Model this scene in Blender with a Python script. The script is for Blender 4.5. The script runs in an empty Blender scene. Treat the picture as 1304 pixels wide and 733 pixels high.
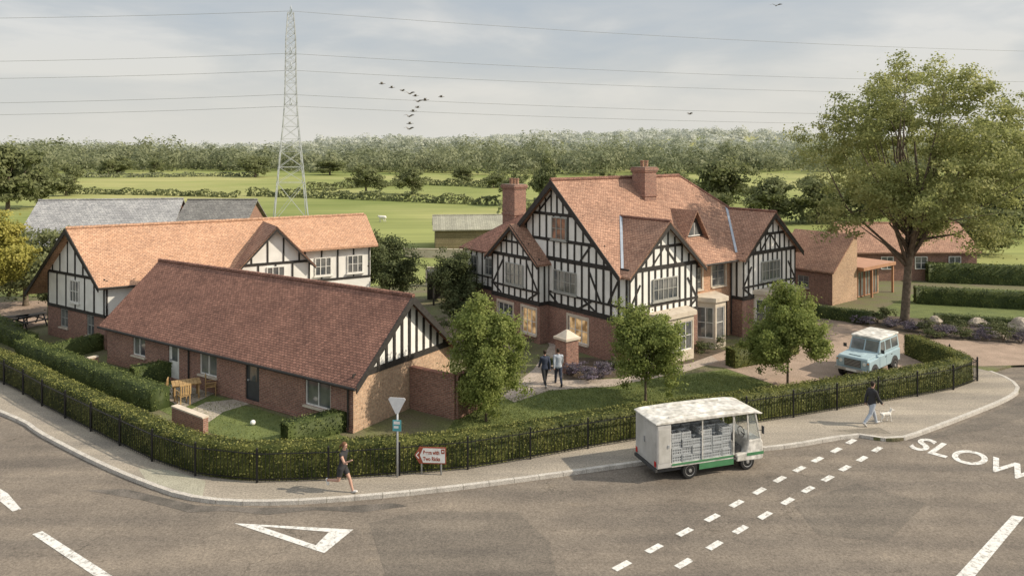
import bpy, bmesh, math, random
import numpy as np
from mathutils import Vector, Matrix
random.seed(7); rng=np.random.default_rng(7)
S=bpy.context.scene; C=S.collection
F=942.;H=11.4;HY=190.;CX=652.
def G(px,py,z=0):
    Y=F*(H-z)/(py-HY); return ((px-CX)*Y/F, Y)
R=math.radians
# ---------------------------------------------------------------- materials
def nt(name):
    m=bpy.data.materials.new(name); m.use_nodes=True; t=m.node_tree
    return m,t,t.nodes['Principled BSDF']
def N(t,ty,**k):
    n=t.nodes.new(ty)
    for a,b in k.items():
        if a in n.inputs: n.inputs[a].default_value=b
        else: setattr(n,a,b)
    return n
def ramp(t,fac,stops):
    r=t.nodes.new('ShaderNodeValToRGB'); e=r.color_ramp.elements
    while len(e)<len(stops): e.new(.5)
    for i,(p,c) in enumerate(stops):
        e[i].position=p; e[i].color=(c[0],c[1],c[2],1)
    t.links.new(fac,r.inputs[0]); return r
def mulc(t,a,b,f=1):
    n=t.nodes.new('ShaderNodeMix'); n.data_type='RGBA'; n.blend_type='MULTIPLY'
    n.inputs[0].default_value=f; t.links.new(a,n.inputs[6]); t.links.new(b,n.inputs[7]); return n.outputs[2]
def mat(name,c1,c2=None,scale=4,rough=.8,metal=0,bump=0,fine=0,spec=.4,detail=6):
    m,t,b=nt(name); c2=c2 or tuple(x*.82 for x in c1)
    tc=N(t,'ShaderNodeTexCoord'); n=N(t,'ShaderNodeTexNoise',Scale=scale,Detail=detail)
    t.links.new(tc.outputs['Object'],n.inputs['Vector'])
    r=ramp(t,n.outputs[0],[(.35,c2),(.65,c1)]); out=r.outputs[0]
    n2=None
    if fine:
        n2=N(t,'ShaderNodeTexNoise',Scale=fine,Detail=3); t.links.new(tc.outputs['Object'],n2.inputs['Vector'])
        r2=ramp(t,n2.outputs[0],[(.3,(.62,.62,.62)),(.7,(1.25,1.25,1.25))]); out=mulc(t,out,r2.outputs[0])
    t.links.new(out,b.inputs['Base Color'])
    b.inputs['Roughness'].default_value=rough; b.inputs['Metallic'].default_value=metal
    b.inputs['Specular IOR Level'].default_value=spec
    if bump:
        bp=N(t,'ShaderNodeBump',Strength=bump,Distance=.05); t.links.new((n2 or n).outputs[0],bp.inputs['Height']); t.links.new(bp.outputs[0],b.inputs['Normal'])
    return m
def masonry(name,c1,c2,mortar,bw,bh,vs=1,ms=.01,stain=(.75,1.1),moss=None,rough=.85,bump=.4):
    m,t,b=nt(name); L=t.links.new
    tc=N(t,'ShaderNodeTexCoord')
    cr=N(t,'ShaderNodeVectorMath',operation='CROSS_PRODUCT'); L(tc.outputs['Normal'],cr.inputs[0]); cr.inputs[1].default_value=(0,0,1)
    no=N(t,'ShaderNodeVectorMath',operation='NORMALIZE'); L(cr.outputs[0],no.inputs[0])
    dt=N(t,'ShaderNodeVectorMath',operation='DOT_PRODUCT'); L(no.outputs[0],dt.inputs[0]); L(tc.outputs['Object'],dt.inputs[1])
    sp=N(t,'ShaderNodeSeparateXYZ'); L(tc.outputs['Object'],sp.inputs[0])
    mu=N(t,'ShaderNodeMath',operation='MULTIPLY'); L(sp.outputs[2],mu.inputs[0]); mu.inputs[1].default_value=vs
    cb=N(t,'ShaderNodeCombineXYZ'); L(dt.outputs['Value'],cb.inputs[0]); L(mu.outputs[0],cb.inputs[1])
    bk=N(t,'ShaderNodeTexBrick'); L(cb.outputs[0],bk.inputs['Vector'])
    bk.inputs['Color1'].default_value=(*c1,1); bk.inputs['Color2'].default_value=(*c2,1); bk.inputs['Mortar'].default_value=(*mortar,1)
    bk.inputs['Scale'].default_value=1; bk.inputs['Mortar Size'].default_value=ms; bk.inputs['Brick Width'].default_value=bw; bk.inputs['Row Height'].default_value=bh
    n=N(t,'ShaderNodeTexNoise',Scale=.7,Detail=8,Roughness=.7); L(tc.outputs['Object'],n.inputs['Vector'])
    a,bb=stain; r=ramp(t,n.outputs[0],[(.3,(a,a,a)),(.7,(bb,bb,bb*.97))])
    out=mulc(t,bk.outputs[0],r.outputs[0])
    n3=N(t,'ShaderNodeTexNoise',Scale=9,Detail=3); L(tc.outputs['Object'],n3.inputs['Vector'])
    r3=ramp(t,n3.outputs[0],[(.3,(.72,.72,.72)),(.7,(1.24,1.2,1.15))]); out=mulc(t,out,r3.outputs[0])
    L(out,b.inputs['Base Color']); b.inputs['Roughness'].default_value=rough; b.inputs['Specular IOR Level'].default_value=.25
    bp=N(t,'ShaderNodeBump',Strength=bump,Distance=.02,invert=True); L(bk.outputs['Fac'],bp.inputs['Height']); L(bp.outputs[0],b.inputs['Normal'])
    return m
def leafmat(name,dark,mid,light,trans=.3,nscale=.8):
    m,t,b=nt(name); L=t.links.new
    at=N(t,'ShaderNodeAttribute',attribute_name='r')
    tc=N(t,'ShaderNodeTexCoord'); n=N(t,'ShaderNodeTexNoise',Scale=nscale,Detail=3); L(tc.outputs['Object'],n.inputs['Vector'])
    ad=N(t,'ShaderNodeMath',operation='MULTIPLY_ADD'); L(at.outputs['Fac'],ad.inputs[0]); ad.inputs[1].default_value=.6
    mr=N(t,'ShaderNodeMath',operation='MULTIPLY_ADD'); L(n.outputs[0],mr.inputs[0]); mr.inputs[1].default_value=.9; mr.inputs[2].default_value=-.25
    L(mr.outputs[0],ad.inputs[2])
    r=ramp(t,ad.outputs[0],[(.1,dark),(.5,mid),(.9,light)])
    L(r.outputs[0],b.inputs['Base Color']); b.inputs['Roughness'].default_value=.6; b.inputs['Specular IOR Level'].default_value=.2
    tr=N(t,'ShaderNodeBsdfTranslucent'); L(r.outputs[0],tr.inputs[0]); mx=N(t,'ShaderNodeMixShader'); mx.inputs[0].default_value=trans
    L(b.outputs[0],mx.inputs[1]); L(tr.outputs[0],mx.inputs[2]); L(mx.outputs[0],t.nodes['Material Output'].inputs[0])
    return m
def asphalt(name,c1,c2,crack=1,worn=0):
    m,t,b=nt(name); L=t.links.new; tc=N(t,'ShaderNodeTexCoord')
    n=N(t,'ShaderNodeTexNoise',Scale=.3,Detail=9,Roughness=.72); L(tc.outputs['Object'],n.inputs['Vector'])
    r=ramp(t,n.outputs[0],[(.38,c2),(.62,c1)])
    f=N(t,'ShaderNodeTexNoise',Scale=14,Detail=7,Roughness=.92); L(tc.outputs['Object'],f.inputs['Vector'])
    rf=ramp(t,f.outputs[0],[(.34,(.38,.37,.36)),(.66,(1.6,1.57,1.5))]); out=mulc(t,r.outputs[0],rf.outputs[0])
    mp=N(t,'ShaderNodeMapping'); mp.inputs['Scale'].default_value=(.12,1.0,1); mp.inputs['Rotation'].default_value=(0,0,R(-12)); L(tc.outputs['Object'],mp.inputs[0])
    s=N(t,'ShaderNodeTexNoise',Scale=1.0,Detail=5); L(mp.outputs[0],s.inputs['Vector'])
    rs=ramp(t,s.outputs[0],[(.36,(.8,.8,.81)),(.64,(1.15,1.13,1.1))]); out=mulc(t,out,rs.outputs[0])
    if crack:
        wn=N(t,'ShaderNodeTexNoise',Scale=1.1,Detail=8,Roughness=.75,Distortion=.6); L(tc.outputs['Object'],wn.inputs['Vector'])
        wr=ramp(t,wn.outputs[0],[(.3,(.66,.65,.64)),(.42,(1,1,1)),(.6,(1,1,1)),(.74,(1.25,1.22,1.15))]); out=mulc(t,out,wr.outputs[0])
        nz=N(t,'ShaderNodeTexNoise',Scale=1.5,Detail=5,Roughness=.7); L(tc.outputs['Object'],nz.inputs['Vector'])
        ad=N(t,'ShaderNodeVectorMath',operation='ADD'); L(tc.outputs['Object'],ad.inputs[0]); L(nz.outputs['Color'],ad.inputs[1])
        v=N(t,'ShaderNodeTexVoronoi',feature='DISTANCE_TO_EDGE',Scale=.2); L(ad.outputs[0],v.inputs['Vector'])
        rc=ramp(t,v.outputs['Distance'],[(0,(.0,.0,.0)),(.006,(1,1,1))])
        ms=N(t,'ShaderNodeTexNoise',Scale=.3,Detail=2); L(tc.outputs['Object'],ms.inputs['Vector']); rm=ramp(t,ms.outputs[0],[(.45,(1,1,1)),(.6,(.55,.55,.55))])
        mxx=N(t,'ShaderNodeMix'); mxx.data_type='RGBA'; L(rc.outputs[0],mxx.inputs[0]); L(rm.outputs[0],mxx.inputs[6]); mxx.inputs[7].default_value=(1,1,1,1); out=mulc(t,out,mxx.outputs[2])
    L(out,b.inputs['Base Color']); b.inputs['Roughness'].default_value=.85; b.inputs['Specular IOR Level'].default_value=.3
    bp=N(t,'ShaderNodeBump',Strength=.6,Distance=.02); L(f.outputs[0],bp.inputs['Height']); L(bp.outputs[0],b.inputs['Normal'])
    return m
def worn_paint():
    m,t,b=nt('road paint'); L=t.links.new; tc=N(t,'ShaderNodeTexCoord')
    f=N(t,'ShaderNodeTexNoise',Scale=7,Detail=9,Roughness=.8); L(tc.outputs['Object'],f.inputs['Vector'])
    r=ramp(t,f.outputs[0],[(.39,(.22,.2,.17)),(.48,(.6,.59,.56)),(.7,(.76,.76,.73))]); L(r.outputs[0],b.inputs['Base Color']); b.inputs['Roughness'].default_value=.7
    return m
M_brick=masonry('red brick',(.23,.11,.088),(.33,.17,.132),(.32,.27,.23),.225,.075)
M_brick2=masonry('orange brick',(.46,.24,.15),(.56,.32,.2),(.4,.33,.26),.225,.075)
M_brickL=masonry('buff brick with sun tint',(.44,.28,.19),(.54,.37,.26),(.45,.38,.3),.225,.075)  # paler brick for the sun-facing walls, sunlight put into the colour
M_tile=masonry('brown red roof tile',(.22,.115,.09),(.335,.18,.14),(.1,.055,.045),.19,.11,1.42,.012,(.7,1.15),bump=.8)
M_tile2=masonry('pale terracotta roof tile',(.5,.3,.2),(.6,.38,.265),(.28,.16,.11),.19,.11,1.42,.01,(.8,1.1),bump=.6)
M_tile3=masonry('terracotta roof tile',(.34,.2,.145),(.46,.285,.21),(.16,.09,.07),.19,.11,1.42,.011,(.7,1.18),bump=.7)
M_slate=masonry('grey slate',(.28,.29,.31),(.4,.41,.43),(.14,.14,.15),.3,.2,1.42,.012,(.75,1.15))
M_slated=masonry('dark slate',(.17,.17,.17),(.24,.24,.24),(.09,.09,.09),.3,.2,1.42,.012,(.75,1.15))
M_white=mat('white render',(.8,.79,.75),(.7,.69,.65),scale=1.5,rough=.9)
M_beam=mat('dark timber',(.038,.034,.031),(.022,.02,.018),scale=6,rough=.7)
M_stone=mat('pale stone',(.6,.53,.43),(.5,.43,.35),scale=3,rough=.85,bump=.2)
M_glass=mat('window glass',(.05,.06,.07),(.2,.2,.19),scale=1.1,rough=.06,spec=.9)
M_frame=mat('window frame grey',(.36,.36,.33),rough=.5)
M_framew=mat('white window frame',(.75,.74,.7),rough=.5)
M_door=mat('dark door paint',(.05,.055,.06),rough=.4)
M_lit,t_,b_=nt('lit room glass'); b_.inputs['Base Color'].default_value=(.3,.2,.1,1); b_.inputs['Roughness'].default_value=.12
tc_=N(t_,'ShaderNodeTexCoord'); n_=N(t_,'ShaderNodeTexNoise',Scale=2.6); t_.links.new(tc_.outputs['Object'],n_.inputs['Vector'])
r_=ramp(t_,n_.outputs[0],[(.38,(.16,.08,.03)),(.62,(1,.66,.32))]); t_.links.new(r_.outputs[0],b_.inputs['Emission Color']); b_.inputs['Emission Strength'].default_value=.5
M_lead=mat('lead flashing',(.4,.45,.52),rough=.5)
M_road=asphalt('worn asphalt',(.205,.18,.154),(.155,.136,.118))
M_roadd=asphalt('asphalt repair patch',(.165,.147,.128),(.13,.116,.102),0)
M_pave=asphalt('pavement asphalt',(.33,.3,.26),(.28,.255,.22),0)
M_kerb=mat('kerb concrete',(.54,.51,.46),(.43,.4,.36),scale=3,fine=30)
M_paint=worn_paint()
M_lawn=mat('lawn grass',(.15,.18,.055),(.1,.13,.04),scale=1.3,rough=.95,fine=22,bump=.6)
M_plot=mat('rough turf and soil',(.14,.15,.06),(.15,.13,.08),scale=.8,rough=.95,fine=14,bump=.6)
M_grav=mat('buff gravel',(.4,.3,.235),(.31,.235,.18),scale=1,rough=.95,fine=24,bump=.5)
M_slab=masonry('paving slabs',(.38,.34,.29),(.44,.4,.34),(.22,.2,.17),.6,.4)
M_pavers=mat('path pavers',(.43,.36,.3),(.34,.285,.235),scale=2,fine=12)
M_metal=mat('galvanised steel',(.42,.44,.46),rough=.5,metal=.3)
M_pylon=mat('hazed weathered pylon steel',(.45,.47,.48),(.36,.38,.4),scale=.5,rough=.7)  # grey lightened so distance haze sits in the steel colour
M_cable=mat('aluminium cable',(.3,.31,.33),rough=.7)
M_black=mat('black painted iron',(.01,.01,.011),rough=.5)
M_trunk=mat('bark',(.17,.135,.1),(.09,.07,.05),scale=5,rough=.95,bump=.6)
M_wood=mat('garden wood',(.42,.28,.13),(.3,.19,.08),scale=6,rough=.7)
L_hedge=leafmat('hedge leaves',(.05,.065,.016),(.17,.18,.048),(.31,.3,.1),.3,1.2)
L_hedged=leafmat('garden hedge leaves',(.045,.065,.02),(.12,.15,.045),(.21,.235,.08),.25,1.2)
L_young=leafmat('young tree leaves',(.1,.135,.035),(.22,.265,.075),(.37,.4,.13),.5,1.5)
L_big=leafmat('big tree leaves',(.15,.175,.06),(.3,.325,.125),(.46,.455,.2),.55,.35)
L_dark=leafmat('dark tree leaves',(.035,.05,.02),(.085,.105,.042),(.15,.17,.075),.3,.8)
L_yel=leafmat('yellow tree leaves',(.16,.16,.035),(.36,.34,.08),(.52,.47,.15),.45,.8)
L_mid=leafmat('field tree leaves',(.11,.13,.06),(.18,.2,.09),(.26,.275,.13),.4,.12)
L_far=leafmat('distant hazed wood leaves',(.15,.175,.1),(.21,.23,.13),(.28,.295,.175),.38,.03)  # distance haze painted into the leaves, paler with each farther wood
L_far2=leafmat('farther hazed wood leaves',(.27,.295,.22),(.32,.345,.265),(.37,.39,.3),.38,.015)
L_far3=leafmat('farthest hazed wood leaves',(.46,.48,.43),(.48,.5,.45),(.5,.52,.47),.35,.01)
L_lav=leafmat('lavender flowers',(.07,.08,.06),(.16,.14,.17),(.28,.23,.31),.25,2)
L_shr=leafmat('shrub leaves',(.045,.06,.025),(.11,.13,.055),(.22,.23,.11),.25,2)
L_grass=leafmat('grass blades',(.1,.13,.04),(.18,.215,.065),(.28,.29,.1),.35,.6)
# ---------------------------------------------------------------- helpers
def tagp(o,label=None,cat=None,group=None,kind=None):
    if label:o['label']=label
    if cat:o['category']=cat
    if group:o['group']=group
    if kind:o['kind']=kind
    return o
def thing(name,label,cat,loc=(0,0,0),rz=0,group=None):
    o=bpy.data.objects.new(name,None); C.objects.link(o); o.location=(loc[0],loc[1],loc[2] if len(loc)>2 else 0); o.rotation_euler=(0,0,rz)
    o.empty_display_size=.1
    return tagp(o,label,cat,group)
def dup(root,loc,rz=0,sc=1,label=None,group=None):
    r=root.copy(); C.objects.link(r); r.location=loc; r.rotation_euler=(0,0,rz); r.scale=(sc,sc,sc) if not hasattr(sc,'__len__') else sc
    if label:r['label']=label
    if group:r['group']=group
    for ch in list(root.children):
        c=ch.copy(); C.objects.link(c); c.parent=r
        for g in ch.children:
            d=g.copy(); C.objects.link(d); d.parent=c
    return r
class MB:
    def __init__(s): s.v=[];s.f=[];s.m=[]
    def poly(s,pts,m=0):
        k=len(s.v); s.v+= [tuple(p) for p in pts]; s.f.append(tuple(range(k,k+len(pts)))); s.m.append(m)
    def hexa(s,p,m=0):
        k=len(s.v); s.v+=[tuple(q) for q in p]
        for f in ((0,3,2,1),(4,5,6,7),(0,1,5,4),(1,2,6,5),(2,3,7,6),(3,0,4,7)):
            s.f.append(tuple(k+i for i in f)); s.m.append(m)
    def box(s,x0,x1,y0,y1,z0,z1,m=0):
        s.hexa([(x0,y0,z0),(x1,y0,z0),(x1,y1,z0),(x0,y1,z0),(x0,y0,z1),(x1,y0,z1),(x1,y1,z1),(x0,y1,z1)],m)
    def beam(s,p,q,w,d,side=None,m=0):
        p=Vector(p);q=Vector(q);a=(q-p).normalized()
        up=Vector(side) if side is not None else (Vector((0,0,1)) if abs(a.z)<.9 else Vector((1,0,0)))
        x=a.cross(up).normalized(); y=x.cross(a).normalized(); x*=w/2; y*=d/2
        s.hexa([p-x-y,p+x-y,p+x+y,p-x+y,q-x-y,q+x-y,q+x+y,q-x+y],m)
    def loft(s,rings,n):
        k=len(s.v)
        for r in rings: s.v+=[tuple(p) for p in r]
        for i in range(len(rings)-1):
            for j in range(n):
                a=k+i*n+j;b=k+i*n+(j+1)%n; s.f.append((a,b,b+n,a+n)); s.m.append(0)
        s.f.append(tuple(k+j for j in range(n))[::-1]); s.m.append(0)
        e=k+(len(rings)-1)*n; s.f.append(tuple(e+j for j in range(n))); s.m.append(0)
    def tube(s,pts,rad,n=7,m=0):
        pts=[Vector(p) for p in pts]
        if not hasattr(rad,'__len__'): rad=[rad]*len(pts)
        rings=[]
        for i,p in enumerate(pts):
            a=(pts[min(i+1,len(pts)-1)]-pts[max(i-1,0)]).normalized()
            up=Vector((0,0,1)) if abs(a.z)<.9 else Vector((1,0,0))
            x=a.cross(up).normalized(); y=x.cross(a).normalized()
            rings.append([p+(x*math.cos(2*math.pi*j/n)+y*math.sin(2*math.pi*j/n))*rad[i] for j in range(n)])
        s.loft(rings,n)
    def bone(s,a,b,ra,rb,n=14):
        a=Vector(a);b=Vector(b); d=(b-a).normalized(); X=Vector((1,0,0)); x=(X-d*X.dot(d)); x=x.normalized() if x.length>.2 else Vector((0,1,0)); y=d.cross(x).normalized(); L=(b-a).length
        ra=ra if hasattr(ra,'__len__') else (ra,ra); rb=rb if hasattr(rb,'__len__') else (rb,rb)
        rr=[]; ea=min(ra);eb=min(rb)
        for q in (-80,-55,-28,0): rr.append((ea*math.sin(R(q)),math.cos(R(q))*ra[0],math.cos(R(q))*ra[1]))
        for u in (.25,.5,.75): rr.append((L*u,ra[0]+(rb[0]-ra[0])*u,ra[1]+(rb[1]-ra[1])*u))
        for q in (0,28,55,80): rr.append((L+eb*math.sin(R(q)),math.cos(R(q))*rb[0],math.cos(R(q))*rb[1]))
        s.loft([[a+d*t+x*rx*math.cos(2*math.pi*j/n)+y*ry*math.sin(2*math.pi*j/n) for j in range(n)] for t,rx,ry in rr],n)
    def lathe_y(s,c,prof,n=20,m=0): s.loft([[(c[0]+r*math.cos(2*math.pi*j/n),c[1]+y,c[2]+r*math.sin(2*math.pi*j/n)) for j in range(n)] for r,y in prof],n)
    def lathe_z(s,c,prof,n=12,m=0): s.loft([[(c[0]+r*math.cos(2*math.pi*j/n),c[1]+r*math.sin(2*math.pi*j/n),c[2]+z) for j in range(n)] for r,z in prof],n)
    def slab(s,pts,th=.12,m=0):
        n=len(pts); k=len(s.v); s.v+=[tuple(p) for p in pts]+[(p[0],p[1],p[2]-th) for p in pts]
        s.f.append(tuple(range(k,k+n))); s.m.append(m); s.f.append(tuple(range(k+2*n-1,k+n-1,-1))); s.m.append(m)
        for i in range(n):
            j=(i+1)%n; s.f.append((k+i,k+n+i,k+n+j,k+j)); s.m.append(m)
    def prism_y(s,prof,y0,y1,m=0):
        n=len(prof); k=len(s.v); s.v+=[(x,y0,z) for x,z in prof]+[(x,y1,z) for x,z in prof]
        s.f.append(tuple(range(k,k+n))); s.m.append(m); s.f.append(tuple(range(k+2*n-1,k+n-1,-1))); s.m.append(m)
        for i in range(n):
            j=(i+1)%n; s.f.append((k+i,k+n+i,k+n+j,k+j)); s.m.append(m)
    def build(s,name,mats,parent=None,smooth=False,bevel=0,fix=True):
        me=bpy.data.meshes.new(name); me.from_pydata(s.v,[],s.f)
        if not isinstance(mats,(list,tuple)): mats=[mats]
        for q in mats: me.materials.append(q)
        if fix:
            bm=bmesh.new(); bm.from_mesh(me); bmesh.ops.recalc_face_normals(bm,faces=bm.faces); bm.to_mesh(me); bm.free()
        if smooth: me.polygons.foreach_set('use_smooth',[True]*len(me.polygons))
        me.update(); o=bpy.data.objects.new(name,me); C.objects.link(o)
        if parent: o.parent=parent
        if bevel:
            b=o.modifiers.new('b','BEVEL'); b.width=bevel; b.segments=2; b.limit_method='ANGLE'
        return o
def sheet(name,pts,z,m,parent=None,kind='structure'):
    mb=MB(); mb.poly([(p[0],p[1],z) for p in pts]); o=mb.build(name,m,parent,fix=False)
    if o.data.polygons[0].normal.z<0: o.data.flip_normals()
    if kind and not parent: o['kind']=kind
    return o
def mesh_np(name,V,Fi,mats,att=None,mi=None,parent=None):
    me=bpy.data.meshes.new(name); nf,k=Fi.shape
    me.vertices.add(len(V)); me.vertices.foreach_set('co',np.ascontiguousarray(V,dtype=np.float32).ravel())
    me.loops.add(nf*k); me.loops.foreach_set('vertex_index',np.ascontiguousarray(Fi,dtype=np.int32).ravel())
    me.polygons.add(nf); me.polygons.foreach_set('loop_start',np.arange(0,nf*k,k,dtype=np.int32))
    for q in (mats if isinstance(mats,(list,tuple)) else [mats]): me.materials.append(q)
    me.update(calc_edges=True)
    if att is not None:
        a=me.attributes.new('r','FLOAT','FACE'); a.data.foreach_set('value',np.ascontiguousarray(att,dtype=np.float32))
    o=bpy.data.objects.new(name,me); C.objects.link(o)
    if parent:o.parent=parent
    return o
def nz_(v): return v/np.maximum(np.linalg.norm(v,axis=1),1e-9)[:,None]
def quads(P,size,nrm=None,tilt=.7):
    n=len(P); size=np.broadcast_to(np.asarray(size,float),(n,))
    a=nz_(rng.normal(size=(n,3)))
    if nrm is None:
        b=rng.normal(size=(n,3)); b-=(a*b).sum(1)[:,None]*a; b=nz_(b)
    else:
        q=nz_(nz_(nrm)+tilt*nz_(rng.normal(size=(n,3)))); a=nz_(a-(a*q).sum(1)[:,None]*q); b=np.cross(q,a)
    s=size[:,None]
    V=np.stack([P-a*s*.5,P-b*s*.34,P+a*s*.5,P+b*s*.34],1).reshape(-1,3)
    return V,np.arange(n*4).reshape(-1,4)
def leafobj(name,P,size,m,parent=None,r=None,nrm=None,tilt=.7):
    V,Fi=quads(P,size,nrm,tilt); r=rng.random(len(P)) if r is None else r
    return mesh_np(name,V,Fi,m,r,parent=parent)
def crown2(n,c,Rr,kl,ks,lr,sr,cone=0):
    c=np.array(c,float);Rr=np.array(Rr,float)
    d=nz_(rng.normal(size=(kl,3))); rad=rng.random(kl)**.42; lc=d*rad[:,None]*(1-lr*.8)
    if cone: lc[:,:2]*=(1.1-cone*lc[:,2])[:,None]
    lw=rng.uniform(.7,1.2,kl)*lr
    i=rng.integers(0,kl,ks); e=nz_(rng.normal(size=(ks,3))); sc=lc[i]+e*(lw[i]*rng.random(ks)**.4)[:,None]; sw=rng.uniform(.6,1.3,ks)*sr
    j=rng.integers(0,ks,n); g=rng.normal(size=(n,3))*.55; P=sc[j]+g*sw[j][:,None]*np.array([1,1,.6])
    r=np.clip(rng.random(n)*.55+rng.random(ks)[j]*.3+rng.random(kl)[i][j]*.25,0,1)
    nr=(P-lc[i][j])/lw[i][j][:,None]+.5*P+.5*g+np.array([0,0,.3])
    return c+P*Rr,r,c+lc*Rr,nr
def tree(name,label,cat,x,y,h,cr,cz0,n,ls,lm,tr,kl=24,ks=200,lr=.38,sr=.16,group=None,limbs=16,z=0,lean=(0,0),cone=.2,ry=1):
    t=thing(name,label,cat,(x,y,z),0,group)
    c=(lean[0],lean[1],(cz0+h)/2); Rr=(cr,cr*ry,(h-cz0)/2)
    P,r,cc,nr=crown2(n,c,Rr,kl,ks,lr,sr,cone); P[:,2]=np.maximum(P[:,2],.05); leafobj('crown',P,ls*rng.uniform(.6,1.2,n),lm,t,r,nr,.8)
    mb=MB(); top=Vector((lean[0]*.6,lean[1]*.6,cz0+(h-cz0)*.6)); f=Vector((lean[0]*.2,lean[1]*.2,max(cz0*.85,h*.2)))
    mb.tube([(0,0,-.05),(0,0,.15*f.z),f,(f+top)/2+Vector((.05*cr,-.04*cr,0)),top],[tr*1.4,tr,tr*.8,tr*.5,tr*.15],10)
    for i in rng.permutation(len(cc))[:limbs]:
        e=Vector(cc[i]); q=rng.uniform(0,.75); s0=f.lerp(top,q*.8) if e.z>f.z else f
        mid=(s0+e)/2+Vector((rng.uniform(-.1,.1)*cr,rng.uniform(-.1,.1)*cr,-.04*cr))
        mb.tube([s0,mid,e],[tr*.42*(1-q*.5),tr*.2,tr*.04],6)
    mb.build('trunk',M_trunk,t,smooth=True)
    return t
def catmull(pts,n=6):
    P=[Vector((p[0],p[1])) for p in pts]; out=[]
    for i in range(len(P)-1):
        a=P[max(i-1,0)];b=P[i];c=P[i+1];d=P[min(i+2,len(P)-1)]
        for j in range(n):
            u=j/n; out.append(.5*((2*b)+(c-a)*u+(2*a-5*b+4*c-d)*u*u+(3*b-a-3*c+d)*u**3))
    out.append(P[-1]); return out
def resample(path,step):
    L=[0]
    for a,b in zip(path,path[1:]): L.append(L[-1]+(b-a).length)
    n=max(1,round(L[-1]/step)); out=[];j=0
    for i in range(n+1):
        s=L[-1]*i/n
        while j<len(L)-2 and L[j+1]<s: j+=1
        d=L[j+1]-L[j] or 1; out.append(path[j].lerp(path[j+1],(s-L[j])/d))
    return out
def offset(path,o):
    out=[]
    for i,p in enumerate(path):
        a=(path[min(i+1,len(path)-1)]-path[max(i-1,0)]).normalized(); out.append(p+Vector((-a.y,a.x))*o)
    return out
def hedge(label,pts,w,h,dens=110,ls=.085,lm=None,name='hedge',group=None):
    path=resample([Vector(p) for p in pts],.5)
    A=np.array([(p.x,p.y) for p in path]); 
    T=np.gradient(A,axis=0); T/=np.linalg.norm(T,axis=1)[:,None]; Nn=np.stack([-T[:,1],T[:,0]],1)
    Lt=.5*(len(path)-1); per=2*h+w; n=int(Lt*per*dens)
    s=rng.random(n)*(len(path)-1); i=np.minimum(s.astype(int),len(path)-2); fr=(s-i)[:,None]
    c=A[i]*(1-fr)+A[i+1]*fr; nn=Nn[i]*(1-fr)+Nn[i+1]*fr
    u=rng.random(n)*per; side=np.where(u<h,-1,np.where(u>h+w,1,0)); off=np.where(u<h,-w/2,np.where(u>h+w,w/2,-w/2+(u-h))); z=np.where(u<h,u,np.where(u>h+w,per-u,h))
    j=rng.normal(size=n)*.024+.018*np.sin(s*2.3+z*4)*np.cos(s*.9); off=off+np.sign(off)*j*(side!=0); z=z+j*.8*(side==0)+.01*np.sin(s*3)
    cx=np.clip((z-(h-.1))/.1,0,1)*np.clip((np.abs(off)-(w/2-.1))/.1,0,1); z=z-cx*.02
    P=np.stack([c[:,0]+nn[:,0]*off,c[:,1]+nn[:,1]*off,np.maximum(z,.02)],1)
    NR=np.stack([nn[:,0]*side,nn[:,1]*side,np.where(side==0,1,.35)],1)
    for e in (0,-1):
        m=int(w*h*dens); o2=rng.uniform(-w/2,w/2,m); z2=rng.uniform(0,h,m); k=rng.normal(size=m)*.03; sg=-1 if e==0 else 1
        P=np.vstack([P,np.stack([A[e,0]+Nn[e,0]*o2+T[e,0]*k,A[e,1]+Nn[e,1]*o2+T[e,1]*k,z2],1)]); NR=np.vstack([NR,np.tile([T[e,0]*sg,T[e,1]*sg,.3],(m,1))])
    V,Fi=quads(P,ls*rng.uniform(.6,1.3,len(P)),NR,.9); r=rng.random(len(P))
    b=w/2-.05; hh=h-.06; V2=[];F2=[]; k0=len(V)
    for q in range(len(A)):
        for (o_,zz) in ((-b,0),(-b,hh),(b,hh),(b,0)): V2.append((A[q,0]+Nn[q,0]*o_,A[q,1]+Nn[q,1]*o_,zz))
    for q in range(len(A)-1):
        for e in range(3):
            a=k0+q*4+e; F2.append((a,a+1,a+5,a+4))
    F2.append((k0,k0+1,k0+2,k0+3)); e=k0+4*(len(A)-1); F2.append((e,e+1,e+2,e+3))
    V=np.vstack([V,np.array(V2)]); Fi=np.vstack([Fi,np.array(F2)]); r=np.concatenate([r,np.zeros(len(F2))])
    o=mesh_np(name,V,Fi,lm or L_hedge,r); return tagp(o,label,'hedge',group)
def shrub(label,x,y,r,h,lm,n=500,ls=.09,name='shrub',cat='shrub',group=None):
    t=thing(name,label,cat,(x,y,0),0,group)
    P,rr,cc,nr=crown2(n,(0,0,h*.5),(r,r,h*.52),9,60,.5,.2); P[:,2]=np.abs(P[:,2]); leafobj('foliage',P,ls*rng.uniform(.6,1.3,n),lm,t,rr,nr,.9)
    mb=MB()
    for q in range(4):
        e=cc[q]; mb.tube([(0,0,-.03),(e[0]*.6,e[1]*.6,abs(e[2])*.7)],[.03,.012],5)
    mb.build('stem',M_trunk,t); return t
class PL:
    def __init__(s,o,a,n): s.o=Vector(o);s.a=Vector(a).normalized();s.n=Vector(n).normalized()
    def p(s,a,z,d=0): return s.o+s.a*a+Vector((0,0,z))+s.n*d
def pbox(mb,pl,a0,a1,z0,z1,d0,d1,m=0):
    mb.hexa([pl.p(a0,z0,d0),pl.p(a1,z0,d0),pl.p(a1,z0,d1),pl.p(a0,z0,d1),pl.p(a0,z1,d0),pl.p(a1,z1,d0),pl.p(a1,z1,d1),pl.p(a0,z1,d1)],m)
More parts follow.
